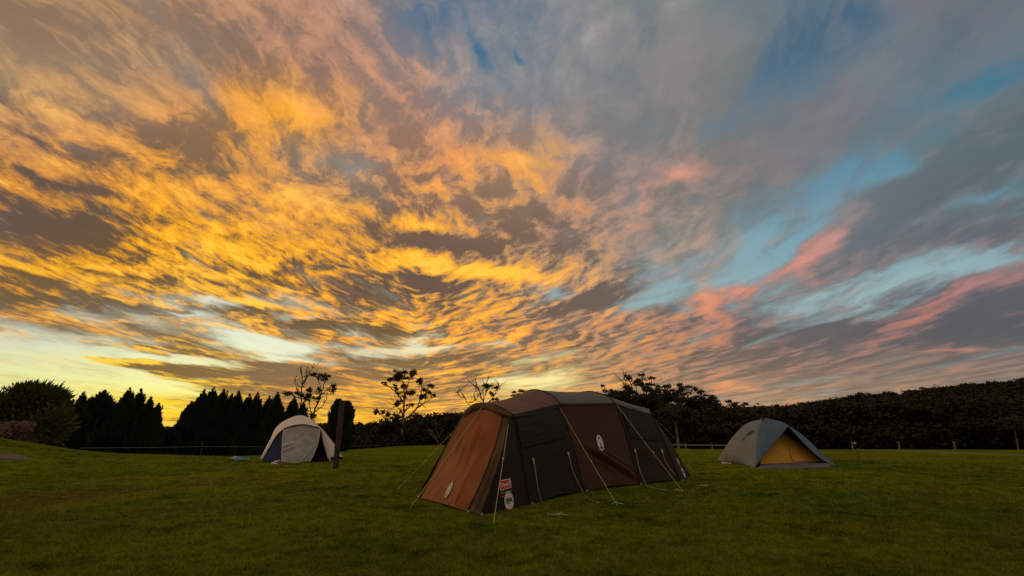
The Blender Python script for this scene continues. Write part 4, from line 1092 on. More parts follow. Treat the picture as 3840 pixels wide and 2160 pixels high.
# roof
def roof(i, mat, side_='R', seed=0.0, drop=0.05, label=None):
    a = arc(i, side_); b = arc(i + 1, side_)
    rows = []
    for k in range(9):
        m = (a[k] + b[k]) / 2 - V3(0, 0, drop * (1 + 0.4 * math.sin(math.pi * k / 8)))
        rows.append([a[k], a[k] * .72 + b[k] * .28 - V3(0, 0, drop * .75), m, a[k] * .28 + b[k] * .72 - V3(0, 0, drop * .75), b[k]])
    return cloth('roof_panel', rows, mat, tent, 60, 60, Vector((0, 0, 1)), wr=0.008, wscale=(3, 3), seed=seed, label=label)
def with_overhang(i, mat, seed, hang=0.05):
    o = roof(i, mat, 'R', seed)
roof(0, M_ROOFB_SHEEN, 'R', 3.0, 0.05, 'brown front roof panel'); roof(1, M_ROOFG, 'R', 5.0, 0.03, 'grey middle roof panel'); roof(2, M_ROOFG, 'R', 7.0, 0.02, 'grey rear roof panel')
roof(0, M_ROOFB_SHEEN, 'L', 3.3); roof(1, M_ROOFG, 'L', 5.5); roof(2, M_ROOFG, 'L', 7.7)
# hems hanging below the roof edge, and the shaded brow of the front hoop
def hem(a, b, mat, d=0.085, o=0.03, sag=0.02):
    m = (a + b) / 2 - V3(0, 0, sag)
    off = outR * o
    cloth('roof_hem', [[a + off * .2 + V3(0, 0, .01), m + off * .2, b + off * .2 + V3(0, 0, .01)], [a + off * 1.4 - V3(0, 0, d), m + off * 1.4 - V3(0, 0, d), b + off * 1.4 - V3(0, 0, d)]], mat, tent, 40, 6, Vector((0.6, -0.8, 0)), wr=0.008, wscale=(8, 1))
hem(shR[0], shR[1], M_CHAR, .06, .04, .06); hem(shR[1], shR[2], M_BROWN, .03, .03, .03); hem(shR[2], shR[3], M_ROOFG, .03, .03, .02)
brow_t = catmull([Q(1737, 1548, 11.2), Q(1768, 1519, 11.1), pk[0] + V3(0, -.05, .01), Q(1866, 1525, 10.5), shR[0] + V3(0, -.03, .0)], 7)
brow_b = catmull([Q(1741, 1562, 11.1), Q(1776, 1540, 11.0), Q(1812, 1533, 10.8), Q(1860, 1546, 10.4), Q(1918, 1566, 10.1)], 7)
cloth('front_brow', [list(brow_t), list((brow_t + brow_b) / 2 + V3(-.02, -.02, 0)), list(brow_b)], M_TAUPE, tent, 60, 10, Vector((-0.3, -0.9, 0)), wr=0.015, wscale=(6, 2), seed=71, label='taupe awning edge over the front end')
# poles in their sleeves along the hoops
for i in range(4):
    for sd_, sh, ba in (('R', shR, baseR), ('L', shL, baseL)):
        c_ = arc(i, sd_, 12)
        lg = catmull(legs[i], 14) + outR * 0.012 if sd_ == 'R' else catmull([sh[i], ba[i]], 14)
        pv, pf = tube_mesh([([Vector(q) + Vector((0, 0, 0.008)) for q in c_], 0.014), ([Vector(q) for q in lg], 0.015)], 6)
        mesh_obj('pole_sleeve', pv, pf, M_CHAR if i != 1 else M_BROWN, tent, smooth=True)
# rolled down window covers
def cover(leg_a, leg_b, ta0, ta1, fa, fb, seed, tv=0.0):
    a = catmull(leg_a, 40); b = catmull(leg_b, 40)
    rows = []
    for k in range(5):
        t = ta0 + (ta1 - ta0) * k / 4
        pa_, pb_ = a[int(t * 39)], b[int((t + tv * k / 4) * 39)]
        o = outR * (0.010 + 0.02 * math.sin(math.pi * k / 4))
        rows.append([pa_ * (1 - f) + pb_ * f + o for f in np.linspace(fa, fb, 4)])
    return cloth('window_cover', rows, M_CHAR, tent, 60, 40, Vector((0.6, -0.8, 0)), wr=0.018, wscale=(2, 5), seed=seed, thick=0.006)
cover(legs[0], legs[1], 0.06, 0.50, 0.02, 0.86, 81)
cover(legs[2], legs[3], 0.06, 0.55, 0.10, 0.90, 85)
# ground skirt and pegs
for p in (baseR[0], baseR[1], baseR[2], baseR[3], A_, B_, np.array(G(1745, 1925))):
    q = Vector(p) + Vector((0.03, -0.06, 0))
    q.z = float(ground_z(q.x, q.y))
    pv, pf = tube_mesh([([q + Vector((0, 0, -0.05)), q + Vector((0.01, -0.01, 0.05)), q + Vector((0.03, -0.02, 0.055)), q + Vector((0.035, -0.02, 0.03))], 0.007)], 6)
    mesh_obj('tent_peg', pv, pf, M_STEEL, tent)
# guy ropes
def rope(points, r=0.0045, n=40, label=None, sag=0.0):
    r = r * 0.8; sag = sag or 0.02
    c_ = catmull(points, n)
    if sag: c_[:, 2] -= sag * np.sin(np.linspace(0, math.pi, n))
    pv, pf = tube_mesh([([Vector(q) for q in c_], r)], 5)
    return mesh_obj('guy_rope', pv, pf, M_ROPE, tent, smooth=True, label=label)
def gnd(x, y, h=0.035): q = np.array(G(x, y)); q[2] += h; return q
rope([Q(1811, 1521, 10.75), gnd(1535, 1916)], 0.0055)
rope([Q(1906, 1592, 9.95), gnd(1850, 1972)], 0.0060)
rope([Q(2099, 1527, 12.25), gnd(2316, 1904)], 0.0065)
rope([Q(2314, 1519, 13.8), gnd(2563, 1850)], 0.0065)
rope([Q(1712, 1604, 12.0), Q(1608, 1711, 11.6), gnd(1490, 1842)], 0.0055)
rope([Q(2461, 1574, 16.6), gnd(2640, 1745)], 0.0055)
def loose(pts_, top_y): 
    out = []
    for x, y, Y in pts_: out.append(gnd(x, y) if Y is None else Q(x, y, Y))
    return rope(out, 0.0060, 60)
def on_leg(A, N, x, y, o=0.05):
    p, r, u, n = spot_on(A, N, x, y); return p + n * o
for (grid, pts_) in ((s01, [(1993, 1724), (1998, 1760), (2009, 1832), (2027, 1896)]), (s01, [(2125, 1699), (2133, 1742), (2150, 1790), (2176, 1840)])):
    pp = [on_leg(grid[1], grid[2], x, y, 0.06) for x, y in pts_]
    tail = [(2052, 1927), (2078, 1936), (2090, 1931), (2098, 1944)] if pts_[0][0] == 1993 else [(2193, 1862), (2214, 1880), (2248, 1893)]
    rope(pp + [gnd(x, y) for x, y in tail], 0.0075, 70)
for (grid, pts_) in ((s23, [(2377, 1688), (2383, 1722), (2396, 1772), (2412, 1806)]), (s23, [(2478, 1688), (2486, 1722), (2506, 1756), (2526, 1780)])):
    pp = [on_leg(grid[1], grid[2], x, y, 0.06) for x, y in pts_]
    tail = [(2428, 1825), (2450, 1834), (2500, 1843)] if pts_[0][0] == 2377 else [(2548, 1797), (2570, 1804), (2592, 1809)]
    rope(pp + [gnd(x, y) for x, y in tail], 0.0075, 70)
# cord tabs where the loose ropes start
for grid, x, y in ((s01, 1993, 1728), (s01, 2125, 1704), (s23, 2377, 1692), (s23, 2478, 1692)):
    p, r, u, n = spot_on(grid[1], grid[2], x, y)
    flat_shape('cord_tab', [[(-.03, .05), (-.012, .05), (0.0, -.0), (.012, .05), (.03, .05), (.02, -.05), (0, -.07), (-.02, -.05)]], (p, r, u, n), M_ROPE, tent, 0.045, 0.01)
# little coils left on the grass at the peg ends
for x, y in ((2296, 1893), (2528, 1844), (2086, 1936)):
    q = G(x, y)
    pts_ = [(q.x + 0.10 * math.cos(a) + 0.03 * a, q.y + 0.07 * math.sin(a), q.z + 0.02 + 0.02 * math.sin(2 * a)) for a in np.linspace(0.3, 5.2, 9)]
    rope([(a_, b_2, c_2 + 0.02) for a_, b_2, c_2 in pts_], 0.0085, 24)
# runners on the tight ropes
for a, b, t in ((Q(1906, 1592, 9.95), gnd(1850, 1972), .42), (Q(2099, 1527, 12.25), gnd(2316, 1904), .62), (Q(2314, 1519, 13.8), gnd(2563, 1850), .6), (Q(1712, 1604, 12.0), gnd(1490, 1842), .45)):
    p = a * (1 - t) + b * t; d = (b - a) / np.linalg.norm(b - a)
    pv, pf = tube_mesh([([Vector(p - d * .035), Vector(p), Vector(p + d * .035)], [.008, .014, .008])], 6)
    mesh_obj('rope_runner', pv, pf, M_ROPE, tent)

# prints
fr = spot_on(EA, EN, 1685, 1839)
# lean the badge with the cloth
def lean(frame, deg):
    p, r, u, n = frame; a = R(deg)
    return (p, r * math.cos(a) + u * math.sin(a), u * math.cos(a) - r * math.sin(a), n)
M_RUSTINK = plain('rust_print', (0.16, 0.03, 0.02), 0.7)
lantern_emblem(lean(fr, -4), tent, 0.185, 0.98, M_RUSTINK)
fr = spot_on(s12[1], s12[2], 2249, 1661)
lantern_emblem(lean(fr, 4), tent, 0.25, 0.98)
fr = spot_on(SA, SN, 1906, 1879)
M_BADGE = plain('pale_badge', (0.58, 0.52, 0.44), 0.7)
bd = flat_shape('round_badge', [ell(0.155, 0.155)], fr, M_BADGE, tent, 0.014, 0.003)
flat_shape('badge_rim', ringpoly(ell(0.155, 0.155), ell(0.146, 0.146)), fr, M_WHITE, bd, 0.018, 0.002)
writing('badge_writing', 'D', 0.10, fr, M_BLACK, bd, 0.020, 0.95, 1, 0.003, -0.090, 0.01)
writing('badge_writing', 'A', 0.13, fr, M_BLACK, bd, 0.020, 0.85, 1, 0.003, -0.030, 0.018)
writing('badge_writing', 'RK', 0.10, fr, M_BLACK, bd, 0.020, 1.0, 1, 0.003, 0.062, 0.012)
flat_shape('badge_mark', [[(-.075, -.050), (-.058, -.022), (-.03, -.036), (0.0, -.022), (.012, -.050)]], fr, M_BLACK, bd, 0.018, 0.002)
writing('badge_writing', 'ROOM', 0.018, fr, M_WHITE, bd, 0.022, 1.0, 1.2, 0, -0.032, -0.044)
fr = lean(spot_on(SA, SN, 1893, 1816), 2)
lb = flat_shape('red_label', [rrect(.40, .165, .03)], fr, M_WHITE, tent, 0.014, 0.002)
flat_shape('label_field', [rrect(.375, .14, .022)], fr, M_RED, lb, 0.017, 0.002)
writing('label_writing', 'Coleman', 0.098, fr, M_WHITE, lb, 0.021, 0.82, 1, 0.001, -0.040, 0.0)
flat_shape('label_lantern', [ell(.028, .043, 20, .142, .008)], fr, M_WHITE, lb, 0.020, 0.002)
flat_shape('label_lantern', [[(.13, -.018), (.154, -.018), (.148, .03), (.136, .03)]], fr, M_RED, lb, 0.023, 0.001)
fr2 = (fr[0] - fr[2] * 0.150, fr[1], fr[2], fr[3])
st = flat_shape('label_stripes', [[(-.185, .038), (-.07, .038), (-.07, .055), (-.185, .055)], [(-.185, .000), (-.05, .000), (-.05, .016), (-.185, .016)], [(-.03, .000), (.185, .000), (.185, .030), (-.03, .030)]], fr2, M_GREYP, tent, 0.014, 0.002)
flat_shape('red_stripe', [[(-.185, -.055), (.185, -.055), (.185, -.014), (-.02, -.014), (-.02, -.030), (-.185, -.036)]], fr2, M_RED, tent, 0.014, 0.002)
# the same prints on the rear corner strip
fr = spot_on(s3c[1], s3c[2], 2561, 1773)
bd = flat_shape('round_badge', [ell(0.16, 0.155)], fr, M_BADGE, tent, 0.014, 0.003)
writing('badge_writing', 'DARK', 0.08, fr, M_BLACK, bd, 0.020, 0.9, 1, 0.003, 0, 0.012)
fr = spot_on(s3c[1], s3c[2], 2541, 1731)
lb = flat_shape('red_label', [rrect(.34, .165, .03)], fr, M_WHITE, tent, 0.014, 0.002)
flat_shape('label_field', [rrect(.315, .14, .022)], fr, M_RED, lb, 0.017, 0.002)
writing('label_writing', 'Coleman', 0.085, fr, M_WHITE, lb, 0.021, 0.82, 1, 0.001, -0.02, 0.0)
fr2 = (fr[0] - fr[2] * 0.16, fr[1], fr[2], fr[3])
flat_shape('red_stripe', [[(-.15, -.02), (.15, -.02), (.15, .03), (-.15, .03)]], fr2, M_RED, tent, 0.014, 0.002)

# ------------------------------------------------------------------ the pale dome tent
M_CREAM = fabric('cream_cloth', (0.70, 0.57, 0.46), (0.60, 0.48, 0.39), trans=0.08)
M_GREYC = fabric('grey_cloth', (0.47, 0.43, 0.39), (0.36, 0.33, 0.30), trans=0.15)
M_NAVY = fabric('navy_cloth', (0.030, 0.032, 0.095), (0.022, 0.024, 0.075))
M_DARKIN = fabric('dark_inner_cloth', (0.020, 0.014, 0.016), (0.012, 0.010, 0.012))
dt = empty('dome_tent', G(1110, 1732), 'pale cream and navy dome tent with a hanging grey front flap, before the conifer row', 'tent')
YF = G(1056, 1735).y
def ground_or(x, y, dY=0.0):
    q = np.array(P(x, y, YF + dY)); q[2] = float(ground_z(q[0], q[1])); return q
fe = [Q(983, 1722, YF + .5), Q(1012, 1672, YF + .3), Q(1038, 1630, YF + .15), Q(1066, 1607, YF), Q(1100, 1596, YF - .1), Q(1136, 1592, YF - .15), Q(1170, 1597, YF - .1), Q(1200, 1606, YF), Q(1211, 1650, YF + .3), Q(1222, 1690, YF + .45), Q(1232, 1724, YF + .6)]
cr = [Q(979, 1725, YF + .8), Q(1001, 1681, YF + 1.0), Q(1018, 1648, YF + 1.2), Q(1038, 1605, YF + 1.4), Q(1077, 1574, YF + 1.6), Q(1122, 1559, YF + 1.7), Q(1150, 1564, YF + 1.6), Q(1184, 1585, YF + 1.4), Q(1204, 1610, YF + 1.3), Q(1224, 1660, YF + 1.1), Q(1238, 1715, YF + 1.0)]
bk = []
for i, q in enumerate(cr):
    c_ = (cr[0] + cr[-1]) / 2
    w = q - c_; z_ = float(ground_z(q[0], q[1] + 2))
    bk.append(np.array([c_[0] + w[0] * 0.93, YF + 3.1, max(z_, q[2] * 0.62)]))
grnd = [np.array([q[0] * 1.0, YF + 3.6, float(ground_z(q[0], YF + 3.6))]) for q in bk]
cloth('fly_sheet', [fe, cr, bk, grnd], M_CREAM, dt, 80, 50, Vector((0, 0, 1)), wr=0.02, wscale=(9, 4), seed=3.0)
# door flap
dl = [Q(1064, 1609, YF + .02), Q(1060, 1650, YF - .02), Q(1057, 1700, YF - .05), Q(1057, 1734, YF - .05)]
dr = [Q(1200, 1606, YF + .02), Q(1196, 1645, YF + .02), Q(1180, 1696, YF + .05), Q(1163, 1730, YF + .05)]
dm = [Q(1134, 1594, YF - .12), Q(1130, 1640, YF - .06), Q(1122, 1700, YF - .12), Q(1112, 1736, YF - .12)]
def dsag(U, V): return 0.05 * np.exp(-((V - (0.52 - 0.22 * U)) / 0.035) ** 2) * np.clip((0.45 - U) * 4, 0, 1) + 0.045 * np.exp(-((V - (0.64 - 0.30 * U)) / 0.03) ** 2) * np.clip((0.5 - U) * 4, 0, 1) + 0.03 * np.exp(-((U - (0.95 - 0.45 * (V - .4))) / 0.03) ** 2) * np.clip((V - .4) * 4, 0, 1)
cloth('door_flap', [[a, a * .5 + m * .5 + V3(0, 0, .025 if i == 0 else 0), m, m * .5 + b * .5 + V3(0, 0, .025 if i == 0 else 0), b] for i, (a, m, b) in enumerate(zip(dl, dm, dr))], M_GREYC, dt, 80, 80, Vector((0, -1, 0)), wr=0.03, wscale=(4, 4.5), seed=5.0, fn=dsag, label='grey door flap hanging loose')
for edge_ in (dl, dr):
    tv, tf = tube_mesh([([Vector(q) + Vector((0, -0.01, 0)) for q in catmull(edge_, 30)], 0.022)], 6); mesh_obj('flap_piping', tv, tf, M_CREAM, dt)
# navy walls inside the porch
cloth('side_panel', [[fe[3] + V3(0, .06, -.02), Q(1063, 1608, YF + .1)], [fe[2] + V3(0, .06, 0), Q(1060, 1640, YF + .1)], [fe[1] + V3(0.03, .06, 0), Q(1058, 1680, YF + .1)], [ground_or(985, 1724, .45), ground_or(1057, 1737, .1)]], M_NAVY, dt, 30, 40, Vector((0, -1, 0)), wr=0.02, wscale=(2, 3), seed=9, label='navy blue left front panel')
cloth('side_panel', [[Q(1202, 1610, YF + .15), fe[7] + V3(0.02, .12, -.03)], [Q(1205, 1650, YF + .35), fe[8] + V3(-.01, .10, 0)], [Q(1218, 1690, YF + .6), fe[9] + V3(-.01, .12, 0)], [Q(1230, 1722, YF + .7), ground_or(1232, 1726, .7)]], M_NAVY, dt, 12, 30, Vector((0, -1, 0)))
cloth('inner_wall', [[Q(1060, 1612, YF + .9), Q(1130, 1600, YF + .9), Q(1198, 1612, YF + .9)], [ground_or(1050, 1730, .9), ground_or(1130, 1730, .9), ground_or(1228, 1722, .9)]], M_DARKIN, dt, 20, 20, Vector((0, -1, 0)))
for pts_ in (fe[3:8],):
    tv, tf = tube_mesh([([Vector(q) + Vector((0, -.03, 0)) for q in catmull(pts_, 40)], 0.02)], 6); mesh_obj('pole', tv, tf, M_DARKIN, dt)
tv, tf = tube_mesh([([Vector(Q(1200, 1604, YF + .1)), Vector(Q(1214, 1630, YF + .3)), Vector(Q(1226, 1665, YF + .5)), Vector(Q(1234, 1700, YF + .6)), Vector(ground_or(1240, 1724, .65))], 0.026)], 6)
mesh_obj('pole', tv, tf, M_CREAM, dt, label='pale curved front leg')

# ------------------------------------------------------------------ the blue grey dome tent
M_BG = fabric('grey_green_cloth', (0.135, 0.150, 0.145), (0.105, 0.130, 0.132), stain=(0.09, 0.12, 0.12))
M_TEAL = fabric('blue_cloth', (0.060, 0.095, 0.120), (0.046, 0.076, 0.098))
M_YEL = fabric('yellow_cloth', (0.62, 0.33, 0.03), (0.50, 0.26, 0.025), trans=0.25)
M_TUB = fabric('purple_grey_groundsheet', (0.10, 0.080, 0.078), (0.075, 0.06, 0.06))
bt_ = empty('ridge_dome_tent', G(2900, 1745), 'blue grey dome tent with an open front showing a yellow inner wall', 'tent')
FL, FR, BL = np.array(G(2827, 1752)), np.array(G(3132, 1748)), np.array(G(2688, 1727))
BR = FR + BL - FL; BR[2] = float(ground_z(BR[0], BR[1]))
apex = Q(2955, 1598, 22.2); top = Q(2873, 1570, 24.2)
seamT = Q(2857, 1576, 23.9)
s_ = catmull([seamT, Q(2842, 1624, 22.7), Q(2836, 1674, 21.9), Q(2835, 1728, 21.3), FL], 9)       # seam between the two colours
l_ = catmull([Q(2857, 1574, 24.3), Q(2811, 1583, 24.8), Q(2774, 1609, 25.3), Q(2739, 1649, 25.8), Q(2719, 1679, 26.0), BL], 9)
hemL = catmull([BL, Q(2711, 1730, 25.2), Q(2749, 1735, 24.2), Q(2799, 1744, 22.4), FL], 5)
rows = []
for k in range(9):
    t = k / 8
    m = (s_[k] + l_[k]) / 2 + V3(-0.25, -0.15, 0.10) * math.sin(math.pi * min(1, t * 1.0)) * (1 if 0 < k < 8 else 0)
    if k == 8: m = hemL[2]
    rows.append([s_[k], m, l_[k]])
fl1, FA, FN = cloth('fly_sheet', rows, M_BG, bt_, 50, 70, Vector((-0.7, -0.6, 0.3)), wr=0.02, wscale=(3, 4), seed=4.0, label='grey green left half of the fly')
e_ = catmull([apex, Q(2911, 1649, 21.9), Q(2873, 1698, 21.5), Q(2848, 1729, 21.1), FL + V3(.02, -.02, 0)], 9)
tp = [seamT, Q(2873, 1569.5, 24.1), Q(2911, 1576, 23.6), Q(2940, 1587, 22.8), apex]
rows = [tp]
for k in range(1, 9):
    a, b = s_[k], e_[k]
    m = (a + b) / 2 + V3(-0.05, -0.12, 0.05) * math.sin(math.pi * k / 8)
    rows.append([a, a * .5 + m * .5, m, m * .5 + b * .5, b])
cloth('fly_sheet', rows, M_TEAL, bt_, 50, 60, Vector((-0.3, -0.9, 0.2)), wr=0.012, wscale=(3, 3), seed=6.0, label='blue front half of the fly')
# right flank of the fly, seen edge on
rr = catmull([apex, Q(2997, 1644, 22.0), Q(3047, 1694, 21.8), Q(3095, 1732, 21.7), FR], 9)
ro = catmull([Q(2930, 1581, 23.4), Q(3002, 1626, 23.0), Q(3059, 1678, 22.6), Q(3098, 1715, 22.3), FR + V3(.15, .1, 0)], 9)
rb = catmull([top, Q(3002, 1628, 25.0), Q(3050, 1690, 26.0), BR, BR + V3(.02, .02, 0)], 9)
cloth('fly_sheet', [[rr[k], rr[k] * .4 + ro[k] * .6 + V3(.02, 0, .03), ro[k], (ro[k] + rb[k]) / 2, rb[k]] for k in range(9)], M_TEAL, bt_, 30, 60, Vector((0.7, -0.3, 0.6)), wr=0.01, wscale=(3, 3), seed=7.0)
cloth('fly_sheet', [[l_[k], (l_[k] + rb[k]) / 2 + V3(0, .2, .1), rb[k]] for k in range(9)], M_BG, bt_, 20, 20, Vector((0.2, 0.9, 0.3)))
# inner tent: yellow wall and grey groundsheet tub
ia = apex + V3(-.05, .85, -.15)
il, ir = Q(2836, 1742, 21.8), Q(3112, 1738, 22.4)
t1 = [Q(2848, 1741, 21.75), Q(2973, 1735, 21.9), Q(3082, 1733, 22.2), Q(3108, 1738, 22.4)]
cloth('inner_tent', [[ia, ia + V3(.02, 0, 0), ia + V3(.04, 0, -.02), ia + V3(.06, 0, -.04)], [ia * .5 + t1[0] * .5 + V3(0, .15, .1), ia * .5 + t1[1] * .5 + V3(0, .15, .1), ia * .5 + t1[2] * .5 + V3(0, .15, .1), ia * .5 + t1[3] * .5 + V3(0, .15, .1)], t1], M_YEL, bt_, 60, 50, Vector((0, -1, 0)), wr=0.02, wscale=(3, 3), seed=13, label='yellow inner tent wall with a curved zip')
zz_ = [Q(2956, 1672, 21.95), Q(2962, 1700, 21.85), Q(2970, 1726, 21.8), Q(2990, 1732, 21.85), Q(3030, 1731, 21.95), Q(3080, 1731, 22.1)]
tv, tf = tube_mesh([([Vector(q) + Vector((0, -.03, .01)) for q in catmull(zz_, 40)], 0.012)], 6); mesh_obj('zip', tv, tf, M_DARKIN, bt_)
t2 = [np.array(G(2839, 1760)) + V3(0, 0, .01), np.array(G(2973, 1758)) + V3(0, 0, .01), np.array(G(3080, 1755)) + V3(0, 0, .01), np.array(G(3116, 1750)) + V3(0, 0, .01)]
cloth('groundsheet', [[q + V3(0, 0, .0) for q in t1], [(a + b) / 2 + V3(0, -.12, .02) for a, b in zip(t1, t2)], t2], M_TUB, bt_, 70, 16, Vector((0, -1, 0)), wr=0.03, wscale=(7, 2), seed=15, label='purple grey groundsheet edge')
cloth('groundsheet', [[Q(2708, 1733, 25.0), Q(2742, 1737, 23.9)], [np.array(G(2708, 1739)), np.array(G(2742, 1740))]], M_CREAM, bt_, 12, 6, Vector((-.4, -.9, 0)), label='pale strip under the fly hem')
cloth('door_flap', [[Q(2797, 1745, 22.3), Q(2818, 1752, 21.6)], [np.array(G(2810, 1756)), np.array(G(2829, 1764))]], M_CREAM, bt_, 12, 10, Vector((-.4, -.9, .3)), label='pale folded corner on the grass')
for x, y, w_, h_, a in ((2813, 1624, .10, .20, -30), (2790, 1642, .06, .16, -25), (2722, 1714, .07, .18, -30)):
    f_ = lean(spot_on(FA, FN, x, y), a)
    flat_shape('vent' if x == 2813 else 'patch', [ell(w_, h_, 14)], f_, M_DARKIN if x == 2813 else M_TEAL, bt_, 0.012, 0.004)
f_ = spot_on(FA, FN, 2732, 1700); flat_shape('tag', [rrect(.12, .05, .015)], f_, M_WHITE, bt_, .014, .004)
tv, tf = tube_mesh([([Vector(q) + Vector((0, -.01, 0)) for q in catmull([apex, e_[4], e_[8]], 30)], .012), ([Vector(q) + Vector((0, -.01, 0)) for q in rr], .014)], 6); mesh_obj('fly_hem', tv, tf, M_TEAL, bt_)
# ------------------------------------------------------------------ wooden post
M_WOOD = varied('weathered_wood', (0.028, 0.018, 0.011), (0.050, 0.032, 0.019), 3.0, 0.85, 9, 0.015)
pb = G(1258, 1757); pt = P(1284, 1502, pb.y)
def square_post(b, t, w, bev=0.18, n=14, jit=0.004):
    V, F = [], []
    d = (t - b).normalized(); u = d.cross(Vector((0, 1, 0))).normalized(); v = d.cross(u)
    prof = []
    for sx, sy in ((1, 1), (-1, 1), (-1, -1), (1, -1)):
        prof += [(sx * w / 2, sy * w / 2 * (1 - bev)), (sx * w / 2 * (1 - bev), sy * w / 2)] if sx * sy > 0 else [(sx * w / 2 * (1 - bev), sy * w / 2), (sx * w / 2, sy * w / 2 * (1 - bev))]
    m = len(prof)
    for i in range(n):
        c_ = b.lerp(t, i / (n - 1)) + Vector((mnoise.noise(Vector((i * .7, 1, 2))), 0, 0)) * 0.02
        for k, (x, y) in enumerate(prof):
            j = 1 + jit * 20 * mnoise.noise(Vector((i * .5, k, 5)))
            V.append(c_ + u * x * j + v * y * j)
    for i in range(n - 1):
        for k in range(m): F.append((i * m + k, i * m + (k + 1) % m, (i + 1) * m + (k + 1) % m, (i + 1) * m + k))
    F.append(tuple(range(m))[::-1]); F.append(tuple((n - 1) * m + k for k in range(m)))
    return V, F
pv, pf = square_post(pb - Vector((0, 0, .3)), pt, 0.185)
po = mesh_obj('wooden_post', pv, pf, M_WOOD)
tag(po, 'tall dark wooden post leaning slightly right, beside the pale dome tent', 'post')

# ------------------------------------------------------------------ fences
M_TAPE = plain('white_tape', (0.38, 0.37, 0.30), 0.5)
M_POSTP = varied('pale_timber', (0.16, 0.14, 0.10), (0.10, 0.09, 0.065), 4, 0.8, 10, .01)
M_WIRE = plain('wire', (0.22, 0.20, 0.18), 0.4)
def small_post(x, yb, yt, Y, w, parent, dx=0, mat=None):
    t = P(x + dx, yt, Y); b = P(x, yb, Y); b.z = min(b.z, float(ground_z(b.x, b.y))) - 0.1
    pv, pf = square_post(b, t, w, .2, 6)
    return mesh_obj('fence_post', pv, pf, mat or M_POSTP, parent)
f1 = empty('paddock_fence', on_ground(P(2620, 1670, 44.5).x, 44.5), 'low white rail fence between the brown tent and the blue grey tent', 'fence')
for x in (2475, 2572, 2670, 2768): small_post(x, 1679, 1661, 44.5, 0.085, f1, -1)
rv, rf = tube_mesh([([P(x, y, 44.5) for x, y in ((2440, 1666), (2475, 1667), (2520, 1668), (2572, 1669), (2620, 1669), (2670, 1669.5), (2720, 1670), (2768, 1671))], 0.026)], 6)
mesh_obj('rail', rv, rf, M_TAPE, f1)
f2 = empty('tape_fence', G(3215, 1700), 'thin white tape fence running from a leaning stake to the right edge', 'fence')
tv, tf = tube_mesh([([P(3211, 1681, 27), P(3222, 1720, 27)], 0.018)], 6); mesh_obj('stake', tv, tf, M_WOOD, f2)
tp_ = [P(3211, 1683, 27), P(3235, 1686, 27.2), P(3330, 1690, 26.8), P(3470, 1694, 26.2), P(3600, 1699, 25.5), P(3720, 1703, 25), P(3860, 1708, 24.5), P(4060, 1716, 23.6)]
tv, tf = tube_mesh([([Vector(q) for q in catmull(tp_, 50)], 0.009)], 6); mesh_obj('tape', tv, tf, M_TAPE, f2)
gs = on_ground(P(4060, 1716, 23.6).x, 23.6)
tv, tf = tube_mesh([([gs, P(4060, 1690, 23.6)], 0.018)], 6); mesh_obj('stake', tv, tf, M_WOOD, f2)
for (x, yb, yt, dx, lab) in ((3196, 1677, 1655, -2, 'pale fence post with a white tag beside it, right of the blue grey tent'), (3371, 1678, 1655, -3, 'pale fence post standing alone between the tagged post and the right hand one'), (3581, 1679, 1653, -6, 'pale fence post leaning left, nearest the right edge of the field')):
    Y = 43.0
    e = empty('fence_post', on_ground(P(x, yb, Y).x, Y), lab, 'post', 'pale posts along the right edge of the field')
    b = P(x, yb, Y); b.z = float(ground_z(b.x, Y)) - .1
    pv, pf = square_post(b, P(x + dx, yt, Y), 0.10, .2, 6); mesh_obj('post_shaft', pv, pf, M_POSTP, e)
    if x == 3196:
        c_ = P(3206, 1661, Y - .1)
        flat_shape('tag_plate', [rrect(.20, .16, .05)], (np.array(c_), V3(1, 0, 0), V3(0, 0, 1), V3(0, -1, 0)), M_TAPE, e, 0.0, 0.01)
        tv, tf = tube_mesh([([P(3194, 1660, Y), P(3206, 1661, Y - .08)], 0.01)], 5); mesh_obj('tag_bracket', tv, tf, M_WIRE, e)
f3 = empty('wire_fence', on_ground(P(757, 1690, 34).x, 34), 'thin wire fence with one slim post in front of the dark conifer row', 'fence')
small_post(753, 1707, 1653, 34, 0.06, f3, 8, M_WOOD)
for (pts_) in ([(300, 1680, 30.0), (580, 1678, 31.5), (753, 1675, 34), (900, 1675.5, 36), (1010, 1675, 38)], [(1010, 1675, 38), (1233, 1672, 42), (1325, 1673, 45), (1420, 1670, 50)]):
    tv, tf = tube_mesh([([P(x, y, Y) for x, y, Y in pts_], 0.010)], 5); mesh_obj('wire', tv, tf, M_WIRE, f3)
for x, Y in ((1010, 38), (1420, 50)): small_post(x, 1690, 1668, Y, 0.06, f3, 0, M_WOOD)

